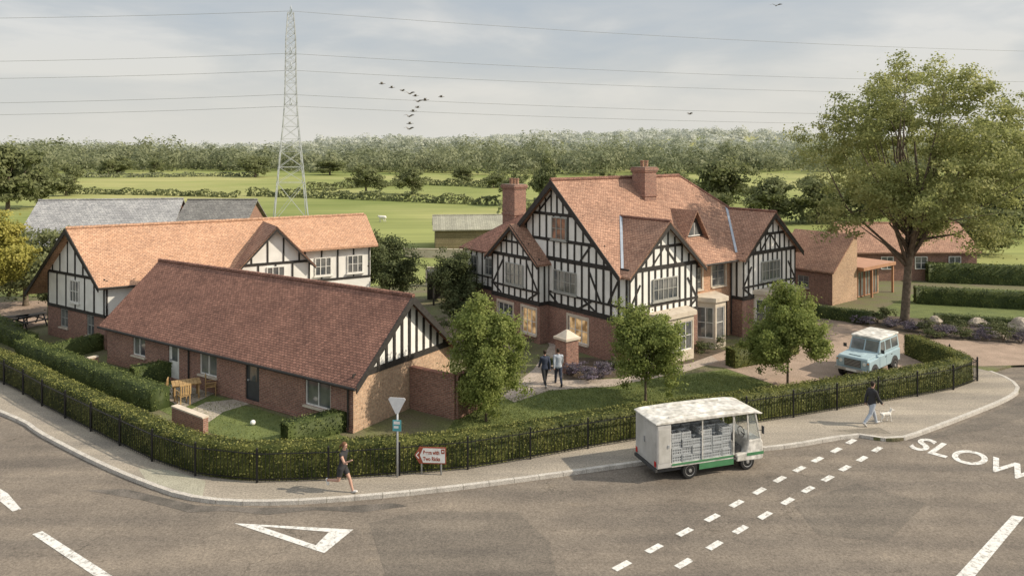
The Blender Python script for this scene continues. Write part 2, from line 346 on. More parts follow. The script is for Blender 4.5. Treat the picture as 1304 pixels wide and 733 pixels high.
def wallq(mb,pl,a0,a1,z0,z1,holes=(),m=0,depth=.16):
    hs=[(a-w/2,a+w/2,z,z+h) for a,z,w,h in holes if a>a0 and a<a1 and z+.01>=z0 and z<z1]
    xs=sorted({a0,a1,*[q for h in hs for q in h[:2]]}); zs=sorted({z0,z1,*[min(q,z1) for h in hs for q in h[2:]]})
    for i in range(len(xs)-1):
        for j in range(len(zs)-1):
            cx=(xs[i]+xs[i+1])/2; cz=(zs[j]+zs[j+1])/2
            if any(h[0]<cx<h[1] and h[2]<cz<h[3] for h in hs): continue
            mb.poly([pl.p(xs[i],zs[j]),pl.p(xs[i+1],zs[j]),pl.p(xs[i+1],zs[j+1]),pl.p(xs[i],zs[j+1])],m)
    for h in hs:
        for (a,z),(b,y) in (((h[0],h[2]),(h[0],h[3])),((h[0],h[3]),(h[1],h[3])),((h[1],h[3]),(h[1],h[2])),((h[1],h[2]),(h[0],h[2]))):
            mb.poly([pl.p(a,z),pl.p(b,y),pl.p(b,y,-depth),pl.p(a,z,-depth)],m)
def window(par,pl,a,z,w,h,nc=2,nr=2,fm=None,pm=None,d=-.1,sill=True,fw=.06,name='window',surround=None):
    fm=fm or M_frame; mb=MB(); a0,a1=a-w/2,a+w/2; z1=z+h; t=.06
    pbox(mb,pl,a0,a0+fw,z,z1,d,d+t);pbox(mb,pl,a1-fw,a1,z,z1,d,d+t);pbox(mb,pl,a0+fw,a1-fw,z1-fw,z1,d,d+t);pbox(mb,pl,a0+fw,a1-fw,z,z+fw,d,d+t)
    for i in range(1,nc):
        q=a0+w*i/nc; pbox(mb,pl,q-.025,q+.025,z+fw,z1-fw,d+.003,d+t-.004)
    for i in range(1,nr):
        q=z+h*i/nr; pbox(mb,pl,a0+fw,a1-fw,q-.015,q+.015,d+.006,d+t-.008)
    f=mb.build(name,fm,par,fix=True)
    mb=MB(); mb.poly([pl.p(a0+.02,z+.02,d+.02),pl.p(a1-.02,z+.02,d+.02),pl.p(a1-.02,z1-.02,d+.02),pl.p(a0+.02,z1-.02,d+.02)]); mb.build('pane',pm or M_glass,f,fix=False)
    if sill:
        mb=MB(); pbox(mb,pl,a0-.08,a1+.08,z-.08,z-.003,-.02,.1 if d<0 else .14); mb.build('sill',M_stone if d<0 else fm,f)
    if surround:
        mb=MB(); pbox(mb,pl,a0-.12,a0-.002,z,z1+.15,-.01,.03);pbox(mb,pl,a1+.002,a1+.12,z,z1+.15,-.01,.03);pbox(mb,pl,a0-.002,a1+.002,z1+.002,z1+.15,-.01,.032); mb.build('surround',surround,f)
    return f
def door(par,pl,a,z,w,h,m=None,d=-.12,glazed=True):
    mb=MB(); pbox(mb,pl,a-w/2+.05,a+w/2-.05,z,z+h-.05,d,d+.05); 
    pbox(mb,pl,a-w/2,a-w/2+.05,z,z+h,d,d+.07); pbox(mb,pl,a+w/2-.05,a+w/2,z,z+h,d,d+.07); pbox(mb,pl,a-w/2+.05,a+w/2-.05,z+h-.05,z+h,d,d+.07)
    o=mb.build('door',m or M_door,par)
    if glazed:
        mb=MB(); pbox(mb,pl,a-w/4,a+w/4,z+h*.5,z+h*.88,d+.051,d+.058); mb.build('pane',M_glass,o)
    mb=MB(); pbox(mb,pl,a+w/2-.2,a+w/2-.12,z+1.0,z+1.06,d+.05,d+.11); mb.build('handle',M_metal,o); return o
_tk=[0]
def tbar(mb,pl,a0,z0,a1,z1,w=.14,avoid=()):
    _tk[0]=(_tk[0]+1)%9; d=.03+_tk[0]*.0025
    segs=[(a0,z0,a1,z1)]
    for (ra,rz,rw,rh) in avoid:
        x0,x1,y0,y1=ra-rw/2-.02,ra+rw/2+.02,rz-.02,rz+rh+.02; ns=[]
        for (p,q,r,s) in segs:
            if abs(p-r)<1e-6 and x0<p<x1:
                lo,hi=min(q,s),max(q,s)
                if lo<y0: ns.append((p,lo,p,min(hi,y0)))
                if hi>y1: ns.append((p,max(lo,y1),p,hi))
            elif abs(q-s)<1e-6 and y0<q<y1:
                lo,hi=min(p,r),max(p,r)
                if lo<x0: ns.append((lo,q,min(hi,x0),q))
                if hi>x1: ns.append((max(lo,x1),q,hi,q))
            elif abs(p-r)>1e-6 and abs(q-s)>1e-6 and any(x0<p+(r-p)*k/6<x1 and y0<q+(s-q)*k/6<y1 for k in range(7)): pass
            else: ns.append((p,q,r,s))
        segs=ns
    for (p,q,r,s) in segs:
        if math.hypot(r-p,s-q)<.1: continue
        e=Vector((r-p,s-q)).normalized(); nrm=Vector((-e.y,e.x))*w/2
        c=[(p-nrm.x,q-nrm.y),(r-nrm.x,s-nrm.y),(r+nrm.x,s+nrm.y),(p+nrm.x,q+nrm.y)]
        mb.hexa([pl.p(*c[0],-.01),pl.p(*c[1],-.01),pl.p(*c[2],-.01),pl.p(*c[3],-.01),pl.p(*c[0],d),pl.p(*c[1],d),pl.p(*c[2],d),pl.p(*c[3],d)])
def studs(mb,pl,a0,a1,step,z0,ztop,w=.12,avoid=()):
    n=max(1,round((a1-a0)/step))
    for i in range(n+1):
        a=a0+(a1-a0)*i/n; zt=ztop(a) if callable(ztop) else ztop
        if zt-z0>.15: tbar(mb,pl,a,z0,a,zt,w,avoid)
def gable_tri(mb,pl,a0,a1,z0,za,m=0): mb.poly([pl.p(a0,z0),pl.p(a1,z0),pl.p((a0+a1)/2,za)],m)
def barge(par,pl,a0,a1,z0,za,d,w=.24,ext=.3,m=None):
    am=(a0+a1)/2; k=(za-z0)/(am-a0)
    for s in (0,1):
        e=a0-ext if s==0 else a1+ext; ze=z0-ext*k; mb=MB(); 
        p=[pl.p(am,za+.02,d),pl.p(e,ze+.02,d),pl.p(e,ze-w,d),pl.p(am,za-w*1.35,d)]; q=[v+pl.n*.05 for v in p]
        mb.hexa(p+q); mb.build('bargeboard',m or M_beam,par)
def chimney(par,x,y,z0,z1,w,l,pots,m=None):
    mb=MB(); mb.box(x-w/2,x+w/2,y-l/2,y+l/2,z0,z1-.3); mb.box(x-w/2-.06,x+w/2+.06,y-l/2-.06,y+l/2+.06,z1-.3,z1-.2); mb.box(x-w/2-.1,x+w/2+.1,y-l/2-.1,y+l/2+.1,z1-.2,z1-.08); mb.box(x-w/2-.05,x+w/2+.05,y-l/2-.05,y+l/2+.05,z1-.08,z1)
    mb.box(x-w/2-.05,x+w/2+.05,y-l/2-.05,y+l/2+.05,z0+(z1-z0)*.45,z0+(z1-z0)*.45+.12)
    c=mb.build('chimney',m or M_brick,par)
    for i in range(pots):
        q=MB(); yy=y+(i-(pots-1)/2)*.34; q.lathe_z((x,yy,z1-.01),[(.12,0),(.11,.3),(.14,.34),(.13,.42),(.07,.42)],10); q.build('chimney_pot',M_tile3,c,smooth=False)
    return c
def textmesh(s,size,m,parent,mw,name='lettering',ext=.003,align='CENTER',sx=1,bold=0):
    cu=bpy.data.curves.new(name,'FONT'); cu.body=s; cu.size=size; cu.extrude=ext; cu.align_x=align; cu.offset=bold
    o=bpy.data.objects.new(name,cu); C.objects.link(o); bpy.context.view_layer.update()
    me=bpy.data.meshes.new_from_object(o.evaluated_get(bpy.context.evaluated_depsgraph_get())); C.objects.unlink(o); bpy.data.objects.remove(o)
    me.transform(mw@Matrix.Scale(sx,4,(1,0,0))); me.materials.clear(); me.materials.append(m)
    o=bpy.data.objects.new(name,me); C.objects.link(o)
    if parent:o.parent=parent
    return o
# ---------------------------------------------------------------- terrain
def sm(a,b,x): u=np.clip((x-a)/(b-a),0,1); return u*u*(3-2*u)
def hz(x,y):
    x=np.asarray(x,float);y=np.asarray(y,float)
    return -.3+.34*sm(78,87,y)+sm(150,330,y)*(.8+.9*np.sin(x/60+1)*np.cos(y/90))+sm(480,1300,y)*(13+5*np.sin(x/260+.9)+3*np.sin(x/97+y/300)+15*np.exp(-((x-230)/420)**2))
xs=np.concatenate([np.linspace(-1800,-320,24),np.linspace(-300,300,76),np.linspace(320,1800,24)]); ys=np.concatenate([np.linspace(-60,76,8),np.linspace(78,88,6),np.linspace(92,400,60),np.linspace(420,2600,50)])
X,Y=np.meshgrid(xs,ys); V=np.stack([X,Y,hz(X,Y)],-1).reshape(-1,3); nx=len(xs)
I=np.arange(len(ys)-1)[:,None]*nx+np.arange(nx-1)[None]; Fi=np.stack([I,I+1,I+nx+1,I+nx],-1).reshape(-1,4)
M_field,t,b=nt('meadow'); tc=N(t,'ShaderNodeTexCoord')
n1=N(t,'ShaderNodeTexNoise',Scale=.014,Detail=6); t.links.new(tc.outputs['Object'],n1.inputs['Vector']); r1=ramp(t,n1.outputs[0],[(.38,(.17,.205,.065)),(.5,(.25,.275,.1)),(.62,(.34,.335,.145))])
mp=N(t,'ShaderNodeMapping'); mp.inputs['Scale'].default_value=(.08,1,1); mp.inputs['Rotation'].default_value=(0,0,R(8)); t.links.new(tc.outputs['Object'],mp.inputs[0]); n2=N(t,'ShaderNodeTexNoise',Scale=.35,Detail=5); t.links.new(mp.outputs[0],n2.inputs['Vector'])
r2=ramp(t,n2.outputs[0],[(.3,(.8,.81,.8)),(.7,(1.12,1.1,1.07))]); t.links.new(mulc(t,r1.outputs[0],r2.outputs[0]),b.inputs['Base Color']); b.inputs['Roughness'].default_value=.95; b.inputs['Specular IOR Level'].default_value=.1
g=mesh_np('ground',V,Fi,M_field); g['kind']='structure'
kerb_px=[(0,524),(50,551),(100,577),(145,598),(185,614),(225,628),(262,635),(300,638),(350,638),(400,636),(500,628),(600,617),(700,604),(800,590),(900,577),(1000,567),(1050,559),(1092,553),(1120,557),(1150,557),(1200,540),(1260,517),(1290,503),(1298,493),(1285,481),(1262,472)]
kerb=[Vector((-60,57)),Vector((-37.3,41.3))]+[Vector(G(*p)) for p in kerb_px]
kerb=catmull(kerb,5)
hl_px=[(0,487),(50,515),(100,541),(150,566),(200,590),(235,602),(270,610),(310,614),(360,614),(415,612),(500,606),(600,597),(700,580),(800,562),(900,548),(1000,533),(1100,516),(1200,499),(1232,491)]
hl=[Vector((-48,53)),Vector((-36,43.8))]+[Vector(G(*p)) for p in hl_px]+[Vector((22.9,36.4)),Vector((23.1,37.4)),Vector((22.9,39.2)),Vector((22.7,41.2))]
hl=catmull(hl,5)
road=sheet('road',[(-90,72),(-90,-40),(90,-40),(90,70),(60,50.6),(30,41.5),(24.9,38.5)]+[(p.x,p.y) for p in reversed(kerb)],-.12,M_road)
plot_pts=[(p.x,p.y) for p in kerb]+[(30,41.2),(60,50.4),(90,70),(90,90),(-90,90),(-90,72)]
mb=MB(); mb.slab([(x,y,0) for x,y in plot_pts],.28); plot=mb.build('plot_ground',M_plot); plot['kind']='structure'
sheet('meadow_edge',[(-89,71.5),(-60,60),(-42,57),(-28,58),(-10,62),(0,66),(16,66),(22,72),(45,70),(60,58),(89,72),(89,89),(-89,89)],.006,M_field)
pk=[(p.x,p.y) for p in offset(kerb,.14)]; ph=[(p.x,p.y) for p in offset(hl,.15)]
sheet('pavement',pk+ph[::-1],.004,M_pave)
mb=MB(); ko=offset(kerb,-.02)
kr=resample(ko,.9); ki=offset(kr,.16)
for i in range(len(kr)-1):
    a,b_,c,d=kr[i],kr[i+1],ki[i+1],ki[i]; e=(b_-a).normalized()*.008; 
    mb.hexa([(*(a+e),-.2),(*(b_-e),-.2),(*(c-e),-.2),(*(d+e),-.2),(*(a+e),.012),(*(b_-e),.012),(*(c-e),.012),(*(d+e),.012)])
k_=mb.build('kerb',M_kerb); k_['kind']='structure'
sheet('pavement_repair',[G(*p) for p in ((176,596),(215,598),(262,612),(258,632),(232,626),(186,611))],.008,mat('pavement patch',(.38,.365,.285),(.32,.305,.24),scale=2,fine=25))
sheet('pavement_dropped_crossing',[G(*p) for p in ((1058,548),(1120,544),(1135,552),(1092,551))],.008,M_slab)
sheet('road_repair',[G(*p,-.12) for p in ((470,665),(540,650),(660,652),(700,690),(715,760),(500,760))],-.116,M_roadd)
sheet('road_repair',[G(*p,-.12) for p in ((1010,640),(1090,615),(1180,640),(1130,690),(1040,680))],-.116,M_roadd)
sheet('road_gutter',[G(*p,-.12) for p in ((110,624),(160,622),(250,643),(330,646),(420,645),(500,640),(520,644),(460,652),(400,649),(340,655),(290,650),(240,652),(180,636))],-.114,mat('dirty gutter',(.09,.08,.068),(.16,.14,.12),scale=1.5,fine=20))
sheet('road_joint',[G(*p,-.12) for p in ((1140,558),(1200,549),(1250,529),(1304,510),(1330,522),(1260,546),(1215,553),(1170,562))],-.115,M_roadd)
def dash(c,d,L,w,name='lane_dash'):
    mb=MB(); d=Vector(d).normalized(); n=Vector((-d.y,d.x)); c=Vector(c); q=[c-d*L/2-n*w/2,c+d*L/2-n*w/2,c+d*L/2+n*w/2,c-d*L/2+n*w/2]
    mb.poly([(p.x,p.y,-.108) for p in q]); return mb.build(name,M_paint,road,fix=False)
rowA=[(1084,562),(1065,573),(1041,585),(1018,597),(993,610),(967,625),(938,641),(907,659),(872,677),(833,698),(792,720)]
rowB=[(1117,572),(1098,584),(1076,596),(1054,609),(1029,623),(1003,638),(974,656),(943,674),(910,694),(871,717)]
for row in (rowA,rowB):
    W=[Vector(G(*p,-.12)) for p in row]
    for i,p in enumerate(W):
        dd=W[min(i+1,len(W)-1)]-W[max(i-1,0)]; dash(p,dd,.62,.21)
def quadmark(px,name='lane_line'):
    mb=MB(); mb.poly([(*G(*p,-.12),-.108) for p in px]); return mb.build(name,M_paint,road,fix=False)
quadmark([(0,622),(10,628),(27,648),(16,651),(0,638)]); quadmark([(41,680),(54,676),(146,735),(132,741)]); quadmark([(1289,656),(1304,658),(1236,740),(1214,737)])
T0=[Vector(G(*p,-.12)) for p in ((298,666),(450,674),(413,704))]; T1=[Vector(G(*p,-.12)) for p in ((332,670),(419,677),(402,694))]
mb=MB()
for i in range(3):
    j=(i+1)%3; mb.poly([(*T0[i],-.108),(*T0[j],-.108),(*T1[j],-.108),(*T1[i],-.108)])
mb.build('give_way_triangle',M_paint,road,fix=False)
bd=Vector((.66,-.75)).normalized(); ud=Vector((.75,.66)).normalized()
mw=Matrix(((bd.x,ud.x,0,15.3),(bd.y,ud.y,0,28.65),(0,0,1,-.107),(0,0,0,1)))
textmesh('SLOW',2.1,M_paint,road,mw,'slow_lettering',0,'LEFT',.68,.035)
def GS(name,px,z,m): return sheet(name,[G(*p) for p in px],z,m)
GS('lawn',[(560,560),(590,520),(655,503),(700,494),(760,490),(860,478),(925,470),(985,489),(940,503),(880,512),(790,530),(660,556)],.006,M_lawn)
GS('gravel_drive',[(922,468),(880,462),(905,449),(965,440),(1000,402),(1040,398),(1085,412),(1175,430),(1300,436),(1400,440),(1400,462),(1250,466),(1215,464),(1150,480),(1000,500),(985,489)],.008,M_grav)
GS('paved_path',[(640,505),(655,490),(720,484),(790,482),(850,468),(905,452),(915,460),(870,474),(780,492),(700,497),(655,512)],.012,M_pavers)
GS('paved_path',[(655,490),(680,470),(700,440),(690,425),(715,425),(725,445),(715,484)],.016,M_pavers)
GS('garden_lawn',[(160,468),(300,512),(420,548),(450,560),(330,575),(240,540),(120,480),(140,466)],.006,M_lawn)
GS('garden_path',[(236,525),(262,512),(302,508),(318,514),(285,524),(262,540)],.012,M_slab)
GS('patio',[(196,498),(240,482),(275,500),(232,520)],.014,M_slab)
GS('gravel_drive',[(0,385),(60,382),(60,412),(0,425),(-60,425),(-60,385)],.008,M_grav)
GS('yard',[(540,412),(600,400),(690,395),(700,425),(640,450),(560,440)],.008,M_grav)
GS('lawn',[(1105,402),(1180,366),(1400,372),(1400,418),(1300,418),(1200,412)],.009,M_lawn)
GS('planting_bed',[(1085,412),(1110,400),(1200,408),(1310,414),(1420,425),(1420,442),(1300,437),(1175,431)],.013,mat('bed soil',(.12,.09,.06),(.07,.055,.04),scale=3,fine=20))
GS('planting_bed',[(700,470),(740,455),(790,458),(880,450),(900,440),(925,446),(880,462),(790,480),(720,484)],.0145,mat('bed soil dark',(.12,.09,.06),(.07,.055,.04),scale=3,fine=20))
def inpoly(px,py,poly):
    c=np.zeros(len(px),bool); n=len(poly)
    for i in range(n):
        x0,y0=poly[i];x1,y1=poly[(i+1)%n]; k=((y0>py)!=(y1>py))&(px<(x1-x0)*(py-y0)/((y1-y0) or 1e-9)+x0); c^=k
    return c
def grass(label,px,n,h1=.08):
    poly=[G(*p) for p in px]; A=np.array(poly); x=rng.uniform(A[:,0].min(),A[:,0].max(),n); y=rng.uniform(A[:,1].min(),A[:,1].max(),n); k=inpoly(x,y,poly); x,y=x[k],y[k]; n=len(x)
    th=rng.random(n)*6.28; w=rng.uniform(.008,.02,n); h=rng.uniform(.03,h1,n); lx=rng.normal(size=n)*.03; ly=rng.normal(size=n)*.03
    P=np.stack([np.stack([x-w*np.cos(th),y-w*np.sin(th),x*0+.005],1),np.stack([x+w*np.cos(th),y+w*np.sin(th),x*0+.005],1),np.stack([x+lx,y+ly,h],1)],1).reshape(-1,3)
    o=mesh_np('grass',P,np.arange(n*3).reshape(-1,3),L_grass,rng.random(n)); tagp(o,label,'grass',kind='stuff')
grass('short mown grass of the front lawn behind the boundary hedge',[(560,560),(590,520),(655,505),(700,497),(760,492),(860,480),(925,472),(985,490),(940,503),(880,512),(790,530),(660,556)],60000)
grass('grass of the small back gardens beside the brick bungalow',[(160,468),(235,490),(300,512),(420,548),(450,560),(330,575),(240,540),(120,480)],20000)
# ---------------------------------------------------------------- boundary hedge and railing
hc=offset(hl,.56)
hedge('long clipped boundary hedge curving behind the black iron railing along the pavement',[(p.x,p.y) for p in hc],.78,1.14,200,.08,L_hedge,'boundary_hedge')
fr=thing('iron_railing','long black iron railing with thin upright bars in front of the boundary hedge','railing',(0,0,0))
fp=resample(hl,2.4)
for i,p in enumerate(fp):
    mb=MB(); mb.box(p.x-.03,p.x+.03,p.y-.03,p.y+.03,0,1.14); mb.lathe_z((p.x,p.y,1.14),[(.03,0),(.038,.03),(.005,.07)],8); mb.build('post',M_black,fr)
for i in range(len(fp)-1):
    a,b_=fp[i],fp[i+1]; mb=MB()
    for z in (.12,.98): mb.beam((a.x,a.y,z),(b_.x,b_.y,z),.04,.022)
    mb.build('rail',M_black,fr)
    mb=MB(); n=17
    for k in range(1,n):
        q=a.lerp(b_,k/n); mb.tube([(q.x,q.y,.04),(q.x,q.y,1.06)],.0095,4)
    mb.build('upright_bars',M_black,fr)
GH='clipped hedges dividing the small back gardens'
def hp(*px): return [G(*p) for p in px]
hedge('low clipped garden hedge running along the far left path beside the rear cottage gable',hp((-30,418),(40,447)),.8,.95,110,.08,L_hedged,group=GH)
hedge('short clipped hedge block in front of the rear cottage gable wall',hp((52,462),(128,444)),.8,.9,110,.08,L_hedged,group=GH)
hedge('long clipped inner hedge running diagonally to the garden table',hp((30,452),(120,489),(205,521)),.9,.95,110,.08,L_hedged,group=GH)
hedge('clipped hedge between the two bungalow gardens beside the garden table',hp((168,492),(242,476)),.8,.95,110,.08,L_hedged,group=GH)
hedge('clipped hedge beside the front right corner of the bungalow',hp((362,566),(440,545)),.8,.85,110,.08,L_hedged,group=GH)
hedge('clipped hedge at the far left edge beside the gravel track',hp((-60,398),(20,432)),.8,.9,100,.08,L_hedged,group=GH)
hedge('short clipped hedge between the house entrance and the parked off-road vehicle',hp((930,467),(985,457),(1010,448)),.8,1.0,110,.09,L_hedge)
hedge('low hedge along the drive in front of the brick annexe on the right',hp((1030,402),(1110,412)),.8,.8,90,.1,L_hedged)
hedge('long dark hedge behind the big tree at the right edge',hp((1165,385),(1400,398)),1,1.2,70,.12,L_hedged)
hedge('second dark hedge nearest the right edge in front of the lawn',hp((1190,410),(1330,420)),.7,.6,80,.1,L_hedged)
hedge('third far hedge behind the long dark hedge at the right edge',hp((1180,358),(1400,366)),1.2,1.6,50,.16,L_hedged)
# ---------------------------------------------------------------- front bungalow
aA=math.atan2(.84,.543)
A=thing('bungalow','long low red brick bungalow with brown tiled roof and timbered end gable','house',(-6.37,29.7,0),aA)
W_,L_=6.3,18.2; zE,zR=2.25,5.05; k=(zR-zE)/(W_/2)
front=PL((0,0,0),(0,1,0),(-1,0,0)); gab=PL((0,0,0),(1,0,0),(0,-1,0)); back=PL((W_,0,0),(0,1,0),(1,0,0)); gab2=PL((0,L_,0),(1,0,0),(0,1,0))
hol=[(2.05,.65,1.5,1.15),(6.25,0,.95,2.05),(9.45,.75,1.3,1.1),(12.2,0,.9,2.0),(15.2,.8,1.1,1.1)]
mb=MB(); wallq(mb,front,0,L_,0,zE,hol); mb.build('front_wall',M_brick,A,fix=False)
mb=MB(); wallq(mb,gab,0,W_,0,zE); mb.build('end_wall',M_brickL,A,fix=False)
mb=MB(); wallq(mb,back,0,L_,0,zE); mb.build('rear_wall',M_brick,A,fix=False); mb=MB(); wallq(mb,gab2,0,W_,0,zE); gable_tri(mb,gab2,0,W_,zE,zR); mb.build('far_end_wall',M_brick,A,fix=False)
mb=MB(); gable_tri(mb,gab,0,W_,zE,zR-.05); mb.build('gable_panel',M_white,A,fix=False)
mb=MB(); tbar(mb,gab,-.05,zE,W_+.05,zE,.26); studs(mb,gab,.45,W_-.45,.48,zE,lambda a:zE+k*min(a,W_-a)-.12,.14); mb.build('timber_frame',M_beam,A)
barge(A,gab,0,W_,zE,zR,.42,.26,.28)
mb=MB(); e=.3
mb.slab([(-e,-.45,zE-e*k),(W_/2,-.45,zR),(W_/2,L_+.3,zR),(-e,L_+.3,zE-e*k)][::-1],.13); mb.slab([(W_+e,-.45,zE-e*k),(W_+e,L_+.3,zE-e*k),(W_/2,L_+.3,zR),(W_/2,-.45,zR)][::-1],.13)
rf=mb.build('roof',M_tile,A)
def ridge(par,p,q,m,r=.1):
    p=Vector(p);q=Vector(q);n=max(2,int((q-p).length/.45)); mb=MB()
    for i in range(n): 
        a=p.lerp(q,i/n);b_=p.lerp(q,(i+.97)/n); mb.tube([a,b_],[r,r*1.12],8)
    mb.build('ridge_tiles',m,par)
ridge(rf,(W_/2,-.47,zR+.0),(W_/2,L_+.32,zR+.0),M_tile)
mb=MB(); mb.tube([(-e-.06,-.45,zE-e*k-.06),(-e-.06,L_+.3,zE-e*k-.06)],.06,6); mb.build('gutter',M_beam,rf)
for yy in (.25,10.9): 
    mb=MB(); mb.tube([(-e-.06,yy,zE-e*k-.06),(-.06,yy,zE-.5),(-.06,yy,.1)],.04,6); mb.build('downpipe',M_beam,A)
for (a,z,w,h) in hol:
    if z==0: door(A,front,a,z,w,h,M_door if a<8 else M_framew)
    else: window(A,front,a,z,w,h,2,1,M_framew)
mb=MB(); pbox(mb,front,0,L_,0.02,.18,.002,.03); mb.build('plinth',M_brick,A)
def lowwall(label,pts,h,m=None,th=.22,cap=None,group=None):
    t=thing('brick_wall',label,'wall',(pts[0][0],pts[0][1],0),0,group); o=Vector(pts[0]); mb=MB(); mc=MB()
    for a,b_ in zip(pts,pts[1:]):
        a=Vector(a)-o;b_=Vector(b_)-o; mb.beam((*a,h/2),(*b_,h/2),th,h); mc.beam((*a,h+.03),(*b_,h+.03),th+.06,.06)
    mb.build('wall',m or M_brick,t); mc.build('coping',cap or M_stone,t); return t
def loc2w(o,rz,x,y): return (o[0]+x*math.cos(rz)-y*math.sin(rz),o[1]+x*math.sin(rz)+y*math.cos(rz))
oA=(-6.37,29.7)
lowwall('tall red brick garden wall joining the sunlit end of the bungalow',[loc2w(oA,aA,3.5,-.05),loc2w(oA,aA,3.5,-2.5),loc2w(oA,aA,5.4,-2.5)],1.8,cap=M_brick)
lowwall('low red brick garden wall beside the garden table',[G(222,540),G(262,556)],.75)
lowwall('low red brick garden wall between the clipped hedges on the left',[G(96,478),G(124,471)],.7)
# ---------------------------------------------------------------- rear cottage
aB=math.atan2(.51,.86)
B=thing('cottage','rear cottage with long pale terracotta roof and black and white timbered gables','house',(-23.1,42,0),aB)
Gp=(-2.9,5.9);Rd=(-1.49,2.95); zE,zR=3.95,6.75; xe=16.2
gd=(Vector((-2.9,5.9))).normalized(); gn=Vector((-gd.y,gd.x)); Wg=Vector((-2.9,5.9)).length
lg=PL((0,0,0),(gd.x,gd.y,0),(gn.x,gn.y,0)); fB=PL((0,0,0),(1,0,0),(0,-1,0)); kb=(zR-zE)/(Wg/2)
mb=MB(); wallq(mb,lg,0,Wg,0,1.9,[(4.6,.7,.9,1.1),(1.6,.6,.8,1.2)]); wallq(mb,fB,0,7.2,0,1.9); mb.build('brick_wall',M_brick,B,fix=False)
mb=MB(); wallq(mb,lg,0,Wg,1.9,zE); gable_tri(mb,lg,0,Wg,zE,zR-.05); wallq(mb,fB,0,7.2,1.9,zE); mb.build('rendered_wall',M_white,B,fix=False)
wB=[(3.3,2.35,1.0,1.3)]
mb=MB(); tbar(mb,lg,0,1.9,Wg,1.9,.18); tbar(mb,lg,0,zE,Wg,zE,.16,wB); studs(mb,lg,.08,Wg-.08,1.1,1.9,zE,.1,wB); studs(mb,lg,.6,Wg-.6,.85,zE,lambda a:zE+kb*min(a,Wg-a)-.1,.1)
tbar(mb,fB,0,1.9,7.2,1.9,.16); tbar(mb,fB,0,zE-.1,7.2,zE-.1,.14); studs(mb,fB,.08,7.1,1.4,1.9,zE,.1)
mb.build('timber_frame',M_beam,B)
window(B,lg,3.3,2.35,1.0,1.3,3,2,M_framew,d=.02)
for w in ((4.6,.7,.9,1.1),(1.6,.6,.8,1.2)): window(B,lg,*w,2,2)
sk=Vector((gn.x,gn.y))*.5
mb=MB(); e=.35; ks=(zR-zE)/2.95
mb.slab([(sk.x+.12,-e,zE-e*ks),(9.3,-e,zE-e*ks),(9.3,2.95,zR),(Rd[0]+sk.x,2.95,zR)],.13)
mb.slab([(Gp[0]+sk.x-.8,7.5,zE-1.6*ks),(Rd[0]+sk.x,2.95,zR),(xe-.2,2.95,zR),(xe,7.5,zE-1.6*ks)],.13)
rB=mb.build('roof',M_tile2,B)
ridge(rB,(Rd[0]+sk.x,2.95,zR),(xe+.1,2.95,zR),M_tile2)
mb=MB(); mb.tube([(sk.x+.1,-e-.05,zE-e*ks-.05),(7,-e-.05,zE-e*ks-.05)],.06,6); mb.build('gutter',M_beam,rB)
p0=Vector((Rd[0]+sk.x-.03,2.95,zR)); 
for q in ((sk.x+.12,-e,zE-e*ks),(Gp[0]+sk.x-.8,7.5,zE-1.6*ks)):
    q=Vector(q); mb=MB(); s_=Vector((gn.x,gn.y,0))*.05; mb.hexa([p0,q,q-Vector((0,0,.26)),p0-Vector((0,0,.34)),p0+s_,q+s_,q+s_-Vector((0,0,.26)),p0+s_-Vector((0,0,.34))]); mb.build('bargeboard',M_beam,B)
cg=PL((9.3-2.15,-.7,0),(1,0,0),(0,-1,0)); kc=(6.6-4.3)/2.15; wc=[(2.15,2.9,1.1,1.2)]
mb=MB(); wallq(mb,cg,0,4.3,0,4.3); gable_tri(mb,cg,0,4.3,4.3,6.55); mb.poly([(7.15,-.7,0),(7.15,0,0),(7.15,0,4.3),(7.15,-.7,4.3)]); mb.poly([(11.45,-.7,0),(11.45,.9,0),(11.45,.9,4.3),(11.45,-.7,4.3)]); mb.build('cross_gable_wall',M_white,B,fix=False)
mb=MB(); tbar(mb,cg,0,4.3,4.3,4.3,.16); tbar(mb,cg,0,2.6,4.3,2.6,.14); studs(mb,cg,.06,4.24,1.05,2.6,4.3,.1,wc); studs(mb,cg,.7,3.6,.96,4.3,lambda a:4.3+kc*min(a,4.3-a)-.1,.1); mb.build('timber_frame',M_beam,B)
window(B,cg,2.15,2.9,1.1,1.2,3,2,M_framew,d=.02); barge(B,cg,0,4.3,4.3,6.6,.35,.22,.25)
mb=MB(); e=.28; mb.slab([(9.3,-1.1,6.62),(9.3,2.9,6.62),(7.15-e,1.2,4.3-e*kc),(7.15-e,-1.1,4.3-e*kc)],.12); mb.slab([(9.3,-1.1,6.62),(11.45+e,-1.1,4.3-e*kc),(11.45+e,1.6,4.3-e*kc),(9.3,2.9,6.62)],.12); mb.build('cross_gable_roof',M_tile3,B)
rb=PL((11.45,.9,0),(1,0,0),(0,-1,0)); Lr=xe-11.6; wr=[(1.3,3.0,1.1,1.2),(3.5,3.0,1.1,1.2)]
mb=MB(); wallq(mb,rb,0,Lr,0,5.0); mb.poly([(xe-.15,.9,0),(xe-.15,5,0),(xe-.15,5,5),(xe-.15,2.95,6.7),(xe-.15,.9,5)]); mb.build('right_block_wall',M_white,B,fix=False)
mb=MB(); tbar(mb,rb,0,4.85,Lr,4.85,.18); tbar(mb,rb,0,2.7,Lr,2.7,.14); studs(mb,rb,.1,Lr-.1,1.1,2.7,4.85,.1,wr); mb.build('timber_frame',M_beam,B)
for w in wr: window(B,rb,*w,3,2,M_framew,d=.02)
mb=MB(); mb.slab([(10.6,.45,4.85),(xe+.25,.45,4.85),(xe+.25,2.95,zR+.01),(9.2,2.95,zR+.01)],.13); mb.build('front_right_roof',M_tile2,B)
